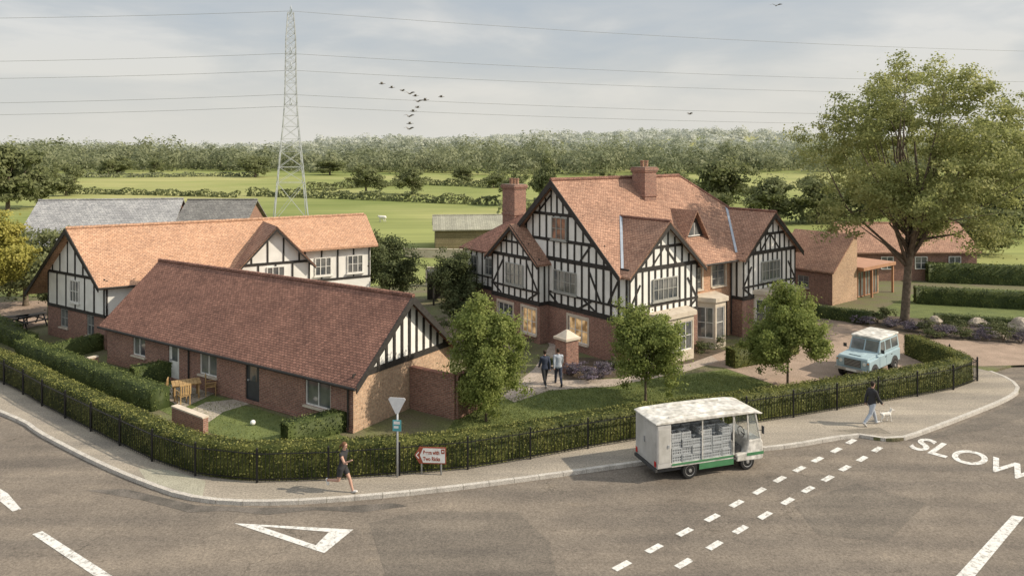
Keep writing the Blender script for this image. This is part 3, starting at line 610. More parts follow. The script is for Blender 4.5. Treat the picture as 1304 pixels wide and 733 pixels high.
# ---------------------------------------------------------------- main house
vM=Vector((.788,.615)); aM=math.atan2(.615,.788); oM=(5.8,39.0)
Hs=thing('timbered_house','large black and white timbered house on a brick base with tiled roofs and chimneys','house',(*oM,0),aM)
lf=PL((0,0,0),(0,1,0),(-1,0,0)); km=4.6/5.15; zb=2.35; zE=5.0; zR=9.6
holes=[(3.4,.5,1.6,1.4)]
mb=MB(); wallq(mb,lf,-.45,5.9,0,zb,holes); mb.build('side_brick_wall',M_brick,Hs,fix=False)
wingp=[(0,5.7,2.85),(10.0,15.8,12.9)]
for (t0,t1,tm) in wingp:
    mb=MB(); pl=PL((t0,-.45,0),(1,0,0),(0,-1,0)); wallq(mb,pl,0,t1-t0,0,zb)
    mb.poly([(t1,-.45,0),(t1,.4,0),(t1,.4,zb),(t1,-.45,zb)]); 
    if t0>0: mb.poly([(t0,-.45,0),(t0,.4,0),(t0,.4,zb),(t0,-.45,zb)])
    mb.build('wing_brick_wall',M_brick,Hs,fix=False)
mb=MB(); mb.poly([(15.8,.4,0),(15.8,10.3,0),(15.8,10.3,5),(15.8,.4,5)]); mb.poly([(15.8,10.3,0),(0,10.3,0),(0,10.3,5),(15.8,10.3,5)])
mb.build('rear_wall',M_brick,Hs,fix=False)
mid=PL((5.7,.4,0),(1,0,0),(0,-1,0)); hm=[(.95,3.15,1.1,1.3),(3.1,3.15,1.3,1.35),(3.4,0,1.2,2.2)]
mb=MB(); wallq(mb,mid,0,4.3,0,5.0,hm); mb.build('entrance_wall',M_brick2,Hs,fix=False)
for w in hm[:2]: window(Hs,mid,*w,2,3,M_frame,surround=M_stone)
door(Hs,mid,*hm[2])
mb=MB(); wallq(mb,lf,-.45,6.0,zb,zE); mb.build('side_rendered_wall',M_white,Hs,fix=False)
mb=MB(); gable_tri(mb,lf,0,10.3,zE+.001,zR-.05); mb.build('great_gable_panel',M_white,Hs,fix=False)
for (t0,t1,tm) in wingp:
    mb=MB(); pl=PL((t0,-.45,0),(1,0,0),(0,-1,0)); wallq(mb,pl,0,t1-t0,zb,zE); gable_tri(mb,pl,0,t1-t0,zE,7.4)
    mb.poly([(t1,-.45,zb),(t1,.4,zb),(t1,.4,zE),(t1,-.45,zE)])
    if t0>0: mb.poly([(t0,-.45,zb),(t0,.4,zb),(t0,.4,zE),(t0,-.45,zE)])
    mb.build('wing_rendered_wall',M_white,Hs,fix=False)
wl=[(4.45,3.15,1.9,1.25),(4.95,6.15,1.25,1.3)]
mb=MB(); tbar(mb,lf,-.45,zb,6.0,zb,.28); tbar(mb,lf,-.45,zE,6.0,zE,.24); tbar(mb,lf,-.45,3.05,6.0,3.05,.12,wl); studs(mb,lf,-.35,5.9,.58,zb,zE,.13,wl)
sl=lambda a:zE+km*min(a,10.3-a)-.15
studs(mb,lf,.75,6.0,.6,zE,lambda a:min(sl(a),6.1),.12); tbar(mb,lf,1.25,6.1,9.05,6.1,.18,wl[1:]); studs(mb,lf,1.7,8.6,.62,6.1,lambda a:min(sl(a),7.6),.12,wl); tbar(mb,lf,2.95,7.6,7.35,7.6,.18); studs(mb,lf,3.6,6.7,.52,7.6,sl,.11)
for (a,b_,c,d) in ((2.9,3.0,1.9,zb+.1),(2.3,3.0,3.3,zb+.1),(5.9,3.0,5.1,zb+.1),(1.0,3.1,.1,4.7),(1.6,3.1,2.5,4.7),(1.6,6.2,2.7,7.3),(8.7,6.2,7.6,7.3),(3.5,7.7,4.6,8.7),(6.8,7.7,5.7,8.7),(1.0,5.1,1.9,6.0),(2.4,6.0,3.2,5.1)): tbar(mb,lf,a,b_,c,d,.11,wl)
mb.build('timber_frame',M_beam,Hs)
barge(Hs,lf,0,10.3,zE,zR+.02,.48,.3,.3)
window(Hs,lf,*wl[0],4,2,M_frame,d=.03); window(Hs,lf,*wl[1],3,2,M_frame,d=.03,pm=mat('red brown curtain glass',(.42,.2,.12),(.1,.08,.07),scale=2,rough=.15))  # attic pane mottled with a red-brown curtain tone
for i,w in enumerate(holes): window(Hs,lf,*w,3,2,M_framew,M_lit,surround=M_stone)
bayp=PL((-.7,0,0),(0,1,0),(-1,0,0))
mb=MB(); wallq(mb,bayp,5.9,10.6,0,zb,[(6.9,.45,1.3,1.5),(9.2,.5,1.5,1.4)]); mb.poly([(-.7,5.9,0),(0,5.9,0),(0,5.9,zb),(-.7,5.9,zb)]); mb.poly([(-.7,10.6,0),(0,10.6,0),(0,10.6,zb),(-.7,10.6,zb)]); mb.build('bay_brick_wall',M_brick,Hs,fix=False)
window(Hs,bayp,6.9,.45,1.3,1.5,3,2,M_framew,M_lit,surround=M_stone); window(Hs,bayp,9.2,.5,1.5,1.4,3,2,M_framew,surround=M_stone)
zs=4.9;za=6.85;kk=(za-zs)/2.35
mb=MB(); wallq(mb,bayp,5.9,10.6,zb,zs); mb.poly([(-.7,5.9,zb),(0,5.9,zb),(0,5.9,zs),(-.7,5.9,zs)]); mb.poly([(-.7,10.6,zb),(0,10.6,zb),(0,10.6,zs),(-.7,10.6,zs)]); gable_tri(mb,bayp,5.9,10.6,zs,za-.05); mb.build('bay_rendered_wall',M_white,Hs,fix=False)
wb=[(8.25,3.15,1.7,1.3)]
mb=MB(); tbar(mb,bayp,5.9,zb,10.6,zb,.26); tbar(mb,bayp,5.9,zs,10.6,zs,.2); tbar(mb,bayp,5.9,3.0,10.6,3.0,.12,wb); studs(mb,bayp,5.98,10.52,.55,zb,zs,.12,wb); studs(mb,bayp,6.9,9.6,.54,zs,lambda a:zs+kk*min(a-5.9,10.6-a)-.12,.11); tbar(mb,bayp,6.9,5.75,9.6,5.75,.13)
for (a,b_,c,d) in ((6.1,3.1,7.1,4.6),(10.4,3.1,9.4,4.6),(6.1,2.95,6.9,2.5),(10.4,2.95,9.6,2.5)): tbar(mb,bayp,a,b_,c,d,.1,wb)
sd=PL((-.7,5.9,0),(1,0,0),(0,-1,0)); tbar(mb,sd,0,zb,.7,zb,.2); tbar(mb,sd,0,zs-.1,.7,zs-.1,.18); tbar(mb,sd,.35,zb,.35,zs,.12)
mb.build('timber_frame',M_beam,Hs); window(Hs,bayp,*wb[0],4,2,M_frame,d=.03); barge(Hs,bayp,5.9,10.6,zs,za,.38,.26,.25)
mb=MB(); e=.25
mb.slab([(-1.15,8.25,za),(.6,8.25,za),(.3,5.9-e,zs-e*kk),(-1.15,5.9-e,zs-e*kk)],.11); mb.slab([(-1.15,8.25,za),(-1.15,10.6+e,zs-e*kk),(.8,10.6+e,zs-e*kk),(.6,8.25,za)],.11); mb.build('bay_roof',M_tile3,Hs)
for (t0,t1,tm) in wingp:
    pl=PL((t0,-.45,0),(1,0,0),(0,-1,0)); w=t1-t0; ww=[(w/2,3.2,2.0,1.2)]
    kw=2.4/(w/2); mb=MB(); tbar(mb,pl,0,zb,w,zb,.26); tbar(mb,pl,0,zE,w,zE,.22); tbar(mb,pl,0,3.0,w,3.0,.12,ww); studs(mb,pl,.08,w-.08,.52,zb,zE,.12,ww)
    st=lambda a:zE+kw*min(a,w-a)-.12
    studs(mb,pl,.8,w-.8,.55,zE,lambda a:min(st(a),6.1),.11); tbar(mb,pl,1.3,6.1,w-1.3,6.1,.16); studs(mb,pl,2.0,w-2.0,.55,6.1,st,.1)
    for (a,b_,c,d) in ((.15,3.1,.9,4.2),(w-.15,3.1,w-.9,4.2),(.15,2.9,.9,2.45),(w-.15,2.9,w-.9,2.45),(w/2-1,5.1,w/2-.1,6),(w/2+1,5.1,w/2+.1,6)): tbar(mb,pl,a,b_,c,d,.1,ww)
    rs=PL((t1,-.45,0),(0,1,0),(1,0,0)); tbar(mb,rs,0,zE-.1,.8,zE-.1,.18); tbar(mb,rs,.4,zb,.4,zE,.12)
    if t0>0: 
        ls_=PL((t0,-.45,0),(0,1,0),(-1,0,0)); tbar(mb,ls_,0,zE-.1,.8,zE-.1,.18); tbar(mb,ls_,.4,zb,.4,zE,.12); tbar(mb,ls_,0,zb,.8,zb,.2)
    mb.build('timber_frame',M_beam,Hs); window(Hs,pl,*ww[0],5,2,M_frame,d=.04); barge(Hs,pl,0,w,zE,7.45,.38,.26,.3)
    e=.33; kw=2.45/(w/2); mb=MB()
    mb.slab([(tm,-.88,7.5),(tm,3.1,7.5),(t0-e,-.25 if t0==0 else .1,zE-e*kw+.05),(t0-e,-.88,zE-e*kw+.05)],.12); mb.slab([(tm,-.88,7.5),(t1+e,-.88,zE-e*kw+.05),(t1+e,.1,zE-e*kw+.05),(tm,3.1,7.5)],.12)
    r=mb.build('wing_roof',M_tile3,Hs); ridge(r,(tm,-.9,7.5),(tm,2.9,7.5),M_tile,.09)
    mb=MB(); a=Vector((t0+.05,.02,zE+.1)); b_=Vector((tm,2.8,7.56)); mb.beam(a,b_,.14,.05); mb.build('valley_flashing',M_lead,r)
def bay(t,s0,w,proj,h,nm):
    c=proj*.55
    pts=[(t-w/2,s0),(t-w/2+c,s0-proj),(t+w/2-c,s0-proj),(t+w/2,s0)]
    mb=MB(); ws=[]
    for a,b_ in zip(pts,pts[1:]):
        d=Vector(b_)-Vector(a); n=Vector((d.y,-d.x)).normalized(); pl=PL((*a,0),(d.x,d.y,0),(n.x,n.y,0)); Ln=d.length; hh=(Ln/2,.55,Ln-.22,h-.85); wallq(mb,pl,0,Ln,0,h,[hh]); ws.append((pl,hh))
    bb=mb.build(nm,M_stone,Hs,fix=False)
    for pl,hh in ws: window(bb,pl,*hh,max(1,round(hh[2]/.5)),2,M_framew,sill=False)
    mb=MB(); q=.12; cap=[(pts[0][0]-q,s0,h+.25),(pts[1][0]-q,s0-proj-q,h+.25),(pts[2][0]+q,s0-proj-q,h+.25),(pts[3][0]+q,s0,h+.25)]; mb.slab(cap,.25); mb.build('bay_cap',M_stone,bb)
bay(7.1,.4,2.5,1.4,2.65,'bay_window'); bay(12.9,-.45,3.5,1.15,2.5,'bay_window'); bay(2.95,-.45,3.4,1.0,2.4,'bay_window')
zr=lambda s:zE+km*s
mb=MB(); te=15.9
mb.slab([(-.52,-.3,zr(-.3)),(te+.3,-.3,zr(-.3)),(10.9,5.15,zR+.02),(-.52,5.15,zR+.02)],.14); mb.slab([(-.52,10.6,zr(-.3)),(-.52,5.15,zR+.02),(10.9,5.15,zR+.02),(te+.3,10.6,zr(-.3))],.14); mb.slab([(10.9,5.15,zR+.02),(te+.3,-.3,zr(-.3)),(te+.3,10.6,zr(-.3))],.14)
rM=mb.build('main_roof',M_tile3,Hs)
ridge(rM,(-.52,5.15,zR+.03),(10.9,5.15,zR+.03),M_tile,.11); mb=MB(); mb.tube([(10.9,5.15,zR),(te+.3,-.3,zr(-.3)+.02)],.09,8); mb.build('hip_tiles',M_tile,rM)
mb=MB(); mb.tube([(5.8,-.36,zr(-.36)),(9.9,-.36,zr(-.36))],.06,6); mb.build('gutter',M_beam,rM)
ex=PL((.0,10.6,0),(0,1,0),(-1,0,0)); 
mb=MB(); wallq(mb,ex,0,4.0,0,zb,[(2.2,.7,1,1.1)]); mb.poly([(0,14.6,0),(5.6,14.6,0),(5.6,14.6,zb),(0,14.6,zb)]); mb.build('extension_brick_wall',M_brick,Hs,fix=False); window(Hs,ex,2.2,.7,1,1.1,2,2)
mb=MB(); wallq(mb,ex,0,4.0,zb,4.85); mb.poly([(0,14.6,zb),(5.6,14.6,zb),(5.6,14.6,4.85),(0,14.6,4.85)]); mb.build('extension_rendered_wall',M_white,Hs,fix=False)
we=[(1.2,3.2,.8,1.1),(2.9,3.2,.8,1.1)]
mb=MB(); tbar(mb,ex,0,zb,4,zb,.22); tbar(mb,ex,0,4.75,4,4.75,.18); tbar(mb,ex,0,3.05,4,3.05,.1,we); studs(mb,ex,.1,3.9,.6,zb,4.8,.11,we); mb.build('timber_frame',M_beam,Hs)
for w in we: window(Hs,ex,*w,2,2,M_frame,d=.03)
mb=MB(); mb.slab([(-.3,9.9,4.75),(2.8,9.0,7.0),(2.8,12.0,7.0),(-.3,14.9,4.75)][::-1],.12); mb.slab([(-.3,14.9,4.75),(2.8,12.0,7.0),(5.9,14.9,4.75)][::-1],.12); mb.slab([(5.9,14.9,4.75),(2.8,12,7.0),(2.8,9,7.0),(5.9,9,4.75)][::-1],.12); mb.build('extension_roof',M_tile,Hs)
chimney(Hs,2.9,12.9,5.2,9.0,1.0,1.35,3); chimney(Hs,6.3,4.1,7.0,10.3,1.05,1.05,2)
dt_,ds=7.5,1.25; z0=zr(ds); dp=PL((dt_-.95,ds,z0),(1,0,0),(0,-1,0))
mb=MB(); gable_tri(mb,dp,0,1.9,0,1.55); mb.build('dormer_gable',M_beam,Hs,fix=False)
mb=MB(); mb.poly([dp.p(.45,.12,.02),dp.p(1.45,.12,.02),dp.p(1.12,.85,.02),dp.p(.78,.85,.02)]); mb.build('dormer_pane',M_glass,Hs,fix=False)
mb=MB(); pbox(mb,dp,.93,.97,.12,.85,.02,.05); pbox(mb,dp,.4,1.5,.06,.12,.01,.06); mb.build('dormer_window_frame',M_framew,Hs)
mb=MB(); zt=z0+1.62; mb.slab([(dt_,ds-.3,zt),(dt_,ds+1.85,zt),(dt_-1.12,ds+.1,z0-.1),(dt_-1.12,ds-.3,z0-.1)],.09); mb.slab([(dt_,ds-.3,zt),(dt_+1.12,ds-.3,z0-.1),(dt_+1.12,ds+.1,z0-.1),(dt_,ds+1.85,zt)],.09); mb.build('dormer_roof',M_tile3,Hs)
for x in (5.78,9.92): 
    mb=MB(); mb.tube([(x,.3,4.9),(x,.3,.1)],.045,6); mb.build('downpipe',M_beam,Hs)
t=thing('gate_pillar','stout red brick gate pillar with pale pyramid stone cap beside the walking couple','pillar',(*G(722,472),0),aM)
mb=MB(); mb.box(-.42,.42,-.42,.42,0,1.65); mb.build('shaft',M_brick,t); mb=MB(); mb.box(-.5,.5,-.5,.5,1.65,1.78); mb.hexa([(-.46,-.46,1.78),(.46,-.46,1.78),(.46,.46,1.78),(-.46,.46,1.78),(-.06,-.06,2.12),(.06,-.06,2.12),(.06,.06,2.12),(-.06,.06,2.12)]); mb.build('cap',M_stone,t,bevel=.01)
# ---------------------------------------------------------------- right-hand brick buildings
oR=G(1060,389); Rr=thing('brick_outbuilding','orange brick outbuilding with sloping tiled roof and small flat roofed extension behind the parked vehicle','building',(*oR,0),aM)
rg=PL((0,0,0),(1,0,0),(0,-1,0)); rl=PL((0,0,0),(0,1,0),(-1,0,0))
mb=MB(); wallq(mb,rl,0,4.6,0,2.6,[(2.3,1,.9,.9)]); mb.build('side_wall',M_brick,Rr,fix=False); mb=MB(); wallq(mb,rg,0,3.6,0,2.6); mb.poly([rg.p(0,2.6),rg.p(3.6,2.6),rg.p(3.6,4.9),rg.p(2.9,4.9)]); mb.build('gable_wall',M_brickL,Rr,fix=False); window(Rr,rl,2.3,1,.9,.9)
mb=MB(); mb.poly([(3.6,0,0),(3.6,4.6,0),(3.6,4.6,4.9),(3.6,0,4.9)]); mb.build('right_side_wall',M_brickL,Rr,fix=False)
mb=MB(); e=.2; q=.8; mb.slab([(3.75,-.2,5.0),(3.75,4.8,5.0),(2.9,4.8,5.0),(-e,4.8,2.6-e*q),(-e,-.2,2.6-e*q),(2.9,-.2,5.0)],.12) if 0 else mb.slab([(3.0,-.2,5.0),(3.0,4.8,5.0),(-e,4.8,2.6-e*q),(-e,-.2,2.6-e*q)],.12); mb.slab([(3.0,-.2,5.0),(3.8,-.2,4.85),(3.8,4.8,4.85),(3.0,4.8,5.0)],.12); mb.build('gable_roof',M_tile3,Rr)
M_copper=mat('copper toned fascia',(.46,.25,.15),(.38,.2,.12),scale=2,rough=.5)
mb=MB(); mb.box(3.62,7.6,.3,4,0,2.2); mb.build('porch_wall',M_brickL,Rr); mb=MB(); mb.box(3.62,8.8,-.5,4,2.2,2.45); mb.build('flat_roof',M_copper,Rr)
pp=PL((3.62,.3,0),(1,0,0),(0,-1,0))
for a in (1.0,2.1,3.2): window(Rr,pp,a,.05,.95,1.95,2,1,M_copper,d=.02,sill=False)
for x in (5.2,8.6): 
    mb=MB(); mb.box(x-.07,x+.07,-.4,-.26,0,2.2); mb.build('porch_post',M_copper,Rr)
chimney(Rr,-1.0,5.6,0,6.2,1.5,2.2,0)
mb=MB(); mb.box(-.2,3.8,4.6,7.0,0,3.4); mb.build('rear_block_wall',M_brick2,Rr); mb=MB(); mb.slab([(-.4,4.3,3.4),(4.1,4.3,3.4),(4.1,7.3,5.7),(-.4,7.3,5.7)],.12); mb.build('rear_block_roof',M_tile3,Rr)
def barn(label,x,y,rz,L,W,ze,zr_,wm,rm,name='barn',doors=(),cat='barn'):
    t=thing(name,label,cat,(x,y,0),rz); mb=MB(); mb.box(0,L,0,W,-.3,ze); mb.poly([(0,0,ze),(0,W,ze),(0,W/2,zr_-.05)]); mb.poly([(L,0,ze),(L,W,ze),(L,W/2,zr_-.05)]); mb.build('wall',wm,t)
    mb=MB(); k=(zr_-ze)/(W/2); e=.3; mb.slab([(-e,-e,ze-e*k),(L+e,-e,ze-e*k),(L+e,W/2,zr_),(-e,W/2,zr_)],.12); mb.slab([(-e,W+e,ze-e*k),(-e,W/2,zr_),(L+e,W/2,zr_),(L+e,W+e,ze-e*k)],.12); r=mb.build('roof',rm,t)
    mb=MB(); mb.tube([(-e,W/2,zr_+.02),(L+e,W/2,zr_+.02)],.1,6); mb.build('ridge_tiles',rm,r)
    pl=PL((0,0,0),(1,0,0),(0,-1,0))
    for (a,z,w,h) in doors: window(t,pl,a,z,w,h,2,2,M_framew,d=.02,sill=False)
    return t
t=barn('long low brick building with terracotta roof running behind the big tree',29.5,64,.04,11,6,2.7,4.7,M_brick,M_tile3,'brick_building',[(3,1.0,1.1,1.1),(6,1.0,1.1,1.1),(9,1.0,1.1,1.1)],'building')
barn('brick barn with pale grey slate roof at the far left behind the cottage',-43.5,66,.18,12.2,7,4.2,6.6,M_brick,M_slate,doors=[(3,2,1,1.2),(7,2,1,1.2)])
barn('brick barn with dark slate roof beside the pale slate barn',-31.2,68.3,.0,6.2,7,4.2,6.5,M_brick,M_slated,doors=[(3,2,1,1.2)])
barn('small low brick outhouse at the far left edge below the slate barn',-41.5,60.5,.18,4,4,2.6,4.2,M_brick,M_slate,'outhouse',[(2,1,.8,1)])
barn('low olive timber farm shed with grey ridged roof in the field behind the main house',-8.6,83,.12,9,6,2.5,3.7,masonry('shed boards',(.2,.17,.1),(.26,.22,.14),(.08,.07,.05),3,.2),masonry('ridged sheet roof',(.3,.3,.25),(.36,.36,.3),(.16,.16,.13),.25,9,),'farm_shed')
lowwall('low dry stone wall in front of the farm shed',[(-11.5,78),(-3,77.2),(3,79)],.9,M_stone)
lowwall('pale boundary wall behind the rear cottage garden beside the dark tree',[(-7.2,62),(-3.2,60.5)],1.5,M_stone)
t=thing('garden_shelter','dark flat roofed garden shelter between the cottage and the main house','shelter',(-5.8,54,0),.3)
mb=MB(); mb.box(0,3.4,0,2.4,2.1,2.25); mb.build('roof',M_slated,t)
for (x,y) in ((.1,.1),(3.3,.1),(.1,2.3),(3.3,2.3)):
    mb=MB(); mb.box(x-.06,x+.06,y-.06,y+.06,0,2.1); mb.build('post',M_beam,t)
mb=MB(); mb.box(.1,3.3,2.3,2.36,0,2.1); mb.build('back_panel',M_beam,t)
# ---------------------------------------------------------------- pylon
px_,py_=-35.6,119.; pz=float(hz(px_,py_))
P=thing('electricity_pylon','tall grey lattice steel electricity pylon standing in the meadow','pylon',(px_,py_,pz),.35)
prof=[(0,2.6),(6,2.05),(11,1.6),(15,1.2),(18.5,.95),(22,.85),(25.5,.8),(29,.75),(33.3,.45)]
mb=MB()
for sx in (-1,1):
    for sy in (-1,1):
        for (z0,w0),(z1,w1) in zip(prof,prof[1:]): mb.beam((sx*w0,sy*w0,z0),(sx*w1,sy*w1,z1),.12,.12)
mb.build('legs',M_pylon,P)
mb=MB()
for (z0,w0),(z1,w1) in zip(prof,prof[1:]):
    nseg=max(1,round((z1-z0)/(w0*1.6)))
    for i in range(nseg):
        a=z0+(z1-z0)*i/nseg; b_=z0+(z1-z0)*(i+1)/nseg; wa=w0+(w1-w0)*i/nseg; wb_=w0+(w1-w0)*(i+1)/nseg
        for (x,y,x2,y2) in ((-1,-1,1,-1),(1,-1,1,1),(1,1,-1,1),(-1,1,-1,-1)):
            mb.beam((x*wa,y*wa,a),(x2*wb_,y2*wb_,b_),.055,.055); mb.beam((x2*wa,y2*wa,a),(x*wb_,y*wb_,b_),.055,.055); mb.beam((x*wb_,y*wb_,b_),(x2*wb_,y2*wb_,b_),.055,.055)
mb.build('lattice_bracing',M_pylon,P)
for z in (18.4,24.2,26.6,33.2):
    mb=MB()
    for s in (-1,1):
        mb.beam((0,-.6,z),(0,s*2.6,z+.25),.08,.08); mb.beam((0,s*.7,z+1.2),(0,s*2.6,z+.25),.06,.06)
    mb.build('crossarm',M_pylon,P)
Pi=Matrix.Translation((px_,py_,pz))@Matrix.Rotation(.35,4,'Z'); Pinv=Pi.inverted()
for (z,zl,zr2,dy) in ((33.6,34.5,33.6,0),(26.6,27.4,27.5,-1.5),(24.2,25,25.3,1.2),(20.1,20.9,20.4,-1.5),(18.4,19.2,18.6,1.2)):
    for (x2,y2,z2) in ((-210,112,zl),(190,172,zr2)):
        mb=MB(); pts=[]
        for i in range(25):
            u=i/24; sag=-4*u*(1-u)*2.2; pts.append(Pinv@Vector((px_+(x2-px_)*u,py_+dy+(y2-py_)*u,z+(z2-z)*u+sag)))
        mb.tube(pts,.028,4); mb.build('cable',M_cable,P)
# ---------------------------------------------------------------- near trees
GY='young trees planted behind the boundary hedge'
x,y=G(619,536); tree('young_tree','young leafy tree nearest the bungalow gable, leftmost of the three behind the hedge','tree',x,y,5.45,1.95,.3,36000,.12,L_young,.06,42,380,.36,.15,GY,20,cone=.4)
x,y=G(822,511); tree('young_tree','young leafy tree in front of the main house corner, middle of the three','tree',x,y,5.05,1.95,.3,36000,.12,L_young,.06,42,380,.36,.15,GY,20,cone=.4)
x,y=G(1003,492); tree('young_tree','young leafy tree beside the parked off-road vehicle, rightmost of the three','tree',x,y,5.15,2.0,.3,36000,.12,L_young,.06,42,380,.36,.15,GY,20,cone=.4)
tree('large_tree','large spreading mature tree with bare lower trunk at the right side','tree',25.6,48.2,18.3,7.6,3.2,88000,.19,L_big,.28,72,900,.25,.08,None,68,lean=(1.0,0),cone=.1)
x,y=G(583,412); tree('garden_tree','dark bushy garden tree left of the main house brick bay','tree',x,y,5.5,2.2,.2,16000,.15,L_dark,.08,26,220,.38,.16,cone=.35)
tree('garden_tree','dark bushy tree at the right end of the rear cottage','tree',-8.9,53.5,5.7,2.7,.2,18000,.17,L_dark,.1,26,220,.38,.16,cone=.3)
tree('garden_tree','small dark tree in the yard beside the main house extension','tree',-3.0,46.5,3.0,1.3,.1,5000,.13,L_dark,.05,14,90,.42,.18)
tree('yellow_tree','yellow green leafy tree cut off by the left edge of the view','tree',-31.2,43.5,8.4,2.8,2.5,20000,.18,L_yel,.15,30,300,.34,.14)
tree('garden_tree','dark green tree mass at the left edge behind the yellow green tree','tree',-35.5,54,6.6,4.4,.2,18000,.25,L_mid,.2,26,220,.36,.16)
tree('garden_tree','dark bush beside the rear cottage gable at the left','tree',-31.0,51.5,3.6,2.3,.05,9000,.17,L_dark,.08,16,140,.42,.18)
for i,(px,py,r,h,m,lab) in enumerate([(730,478,.75,.75,L_lav,'purple lavender clump nearest the brick gate pillar'),(748,484,.8,.7,L_lav,'purple lavender clump second from the brick gate pillar'),(768,480,.8,.8,L_lav,'purple lavender clump third from the brick gate pillar'),(785,470,.6,.7,L_shr,'green shrub at the near corner of the main house'),
    (700,468,.6,.6,L_shr,'green shrub left of the brick gate pillar behind the couple'),(895,448,.7,.7,L_shr,'green shrub below the entrance bay window'),(915,442,.6,.8,L_shr,'dark shrub beside the front door of the main house'),(850,462,.7,.6,L_shr,'green shrub behind the middle young tree'),(660,445,1.0,.9,L_shr,'shrub in front of the brick bay wall'),(610,440,1.1,1.0,L_shr,'broad shrub beneath the dark garden tree'),(560,425,1.1,1.2,L_shr,'shrub behind the bungalow roof beside the yard')]): shrub(lab,*G(px,py),r,h,m,1800,.07)
bed=[(1098,412,.8,.7,1),(1118,411,.7,.8,0),(1138,416,.8,.6,1),(1160,420,.9,.7,1),(1180,423,.8,.9,0),(1205,427,.9,.8,1),(1225,430,.8,.9,0),(1250,432,1,.8,1),(1278,436,1.0,1.2,0),(1300,437,.9,.9,1),(1218,418,1.2,1.1,0),(1190,430,.7,.5,0),(1265,424,.9,1.0,0),(1130,404,.6,.8,0)]
for i,(px,py,r,h,l) in enumerate(bed):
    shrub(('purple flowering shrub in the rockery bed, ' if l else 'green shrub in the rockery bed, ')+['first','second','third','fourth','fifth','sixth','seventh','eighth','ninth','tenth','eleventh','twelfth','thirteenth','fourteenth'][sorted(range(len(bed)),key=lambda q:bed[q][0]).index(i)]+' shrub from the left',*G(px,py),r,h,L_lav if l else L_shr,1500,.08,group='shrubs in the rockery bed')
def rock(label,x,y,r):
    bm=bmesh.new(); bmesh.ops.create_icosphere(bm,subdivisions=3,radius=r); sd=rng.random(3)*9
    for v in bm.verts:
        c=v.co/r; v.co*=1+.18*math.sin(c.x*3+sd[0])+.14*math.sin(c.y*4+sd[1])+.08*math.sin(c.z*6+sd[2]); v.co.z=v.co.z*.7+r*.3
    me=bpy.data.meshes.new('boulder'); bm.to_mesh(me); bm.free(); me.materials.append(M_rock); o=bpy.data.objects.new('boulder',me); C.objects.link(o); o.location=(x,y,0); tagp(o,label,'boulder','boulders in the rockery bed')
M_rock=mat('rockery stone',(.5,.43,.36),(.32,.28,.23),scale=3,fine=14,bump=.5)
for i,(px,py,r) in enumerate([(1192,412,.45),(1247,415,.55),(1268,430,.4),(1298,422,.75),(1108,408,.3),(1170,418,.35)]):
    rock(['pale boulder among the shrubs below the big tree','rounded pale boulder right of the big trunk','small boulder low in the rockery bed near the right','largest pale boulder at the right edge of the rockery bed','smallest pale boulder at the left end of the rockery bed','grey boulder directly beside the big tree trunk'][i],*G(px,py),r)
# ---------------------------------------------------------------- hedgerows, field trees, woods
def row(label,pts,w,h,dens=5,ls=.75,lm=None):
    path=resample([Vector(p) for p in pts],3); A_=np.array([(p.x,p.y) for p in path]); Lt=3*(len(path)-1); n=int(Lt*(2*h+w)*dens)
    s=rng.random(n)*(len(A_)-1); i=s.astype(int).clip(0,len(A_)-2); fr_=(s-i)[:,None]; c=A_[i]*(1-fr_)+A_[i+1]*fr_
    th=rng.random(n)*math.pi; hh=h*(1+.25*np.sin(s*1.7)+.15*np.sin(s*4.1)); P=np.stack([c[:,0]+rng.uniform(-.3,.3,n)*w,c[:,1]-np.cos(th)*w*.5,np.sin(th)*hh],1); P[:,2]+=hz(P[:,0],P[:,1])
    nr=np.stack([rng.normal(size=n)*.4,-np.cos(th),np.sin(th)+.2],1)
    o=leafobj('hedgerow',P,ls*rng.uniform(.6,1.3,n),lm or L_mid,nrm=nr); tagp(o,label,'hedgerow','hedgerows between the meadows')
FP=G
row('hedgerow crossing the meadow at the left of the pylon',[FP(55,247),FP(190,249),FP(305,252)],2,1.3)
row('hedgerow passing right behind the pylon base',[FP(315,250),FP(450,254),FP(635,262)],2,1.7)
row('higher hedgerow beyond the pylon between two meadows',[FP(390,244),FP(530,236),FP(660,240)],3,1.8)
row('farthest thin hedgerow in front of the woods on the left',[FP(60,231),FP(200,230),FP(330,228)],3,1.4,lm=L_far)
row('hedgerow behind the chimneys of the main house',[FP(640,285),FP(800,262),FP(1000,258)],3,3)
row('hedgerow behind the brick outbuilding at the right',[FP(1010,285),FP(1120,275),FP(1320,280)],3,3.2)
protos=[]
for q in range(4):
    t=tree('field_tree','p','tree',0,0,10,4.8,.5,5500,.6,L_mid,.3,14,110,.42,.2,'scattered trees in the meadows',6); protos.append(t)
def ftree(label,px,py,hpx,wpx,q):
    x,y=FP(px,py); z=float(hz(x,y)); sc=hpx*y/F/10; sw=wpx*y/F/9.6
    r=dup(protos[q],(x,y,z-.1),rng.random()*6,(sw,sw,sc),label); return r
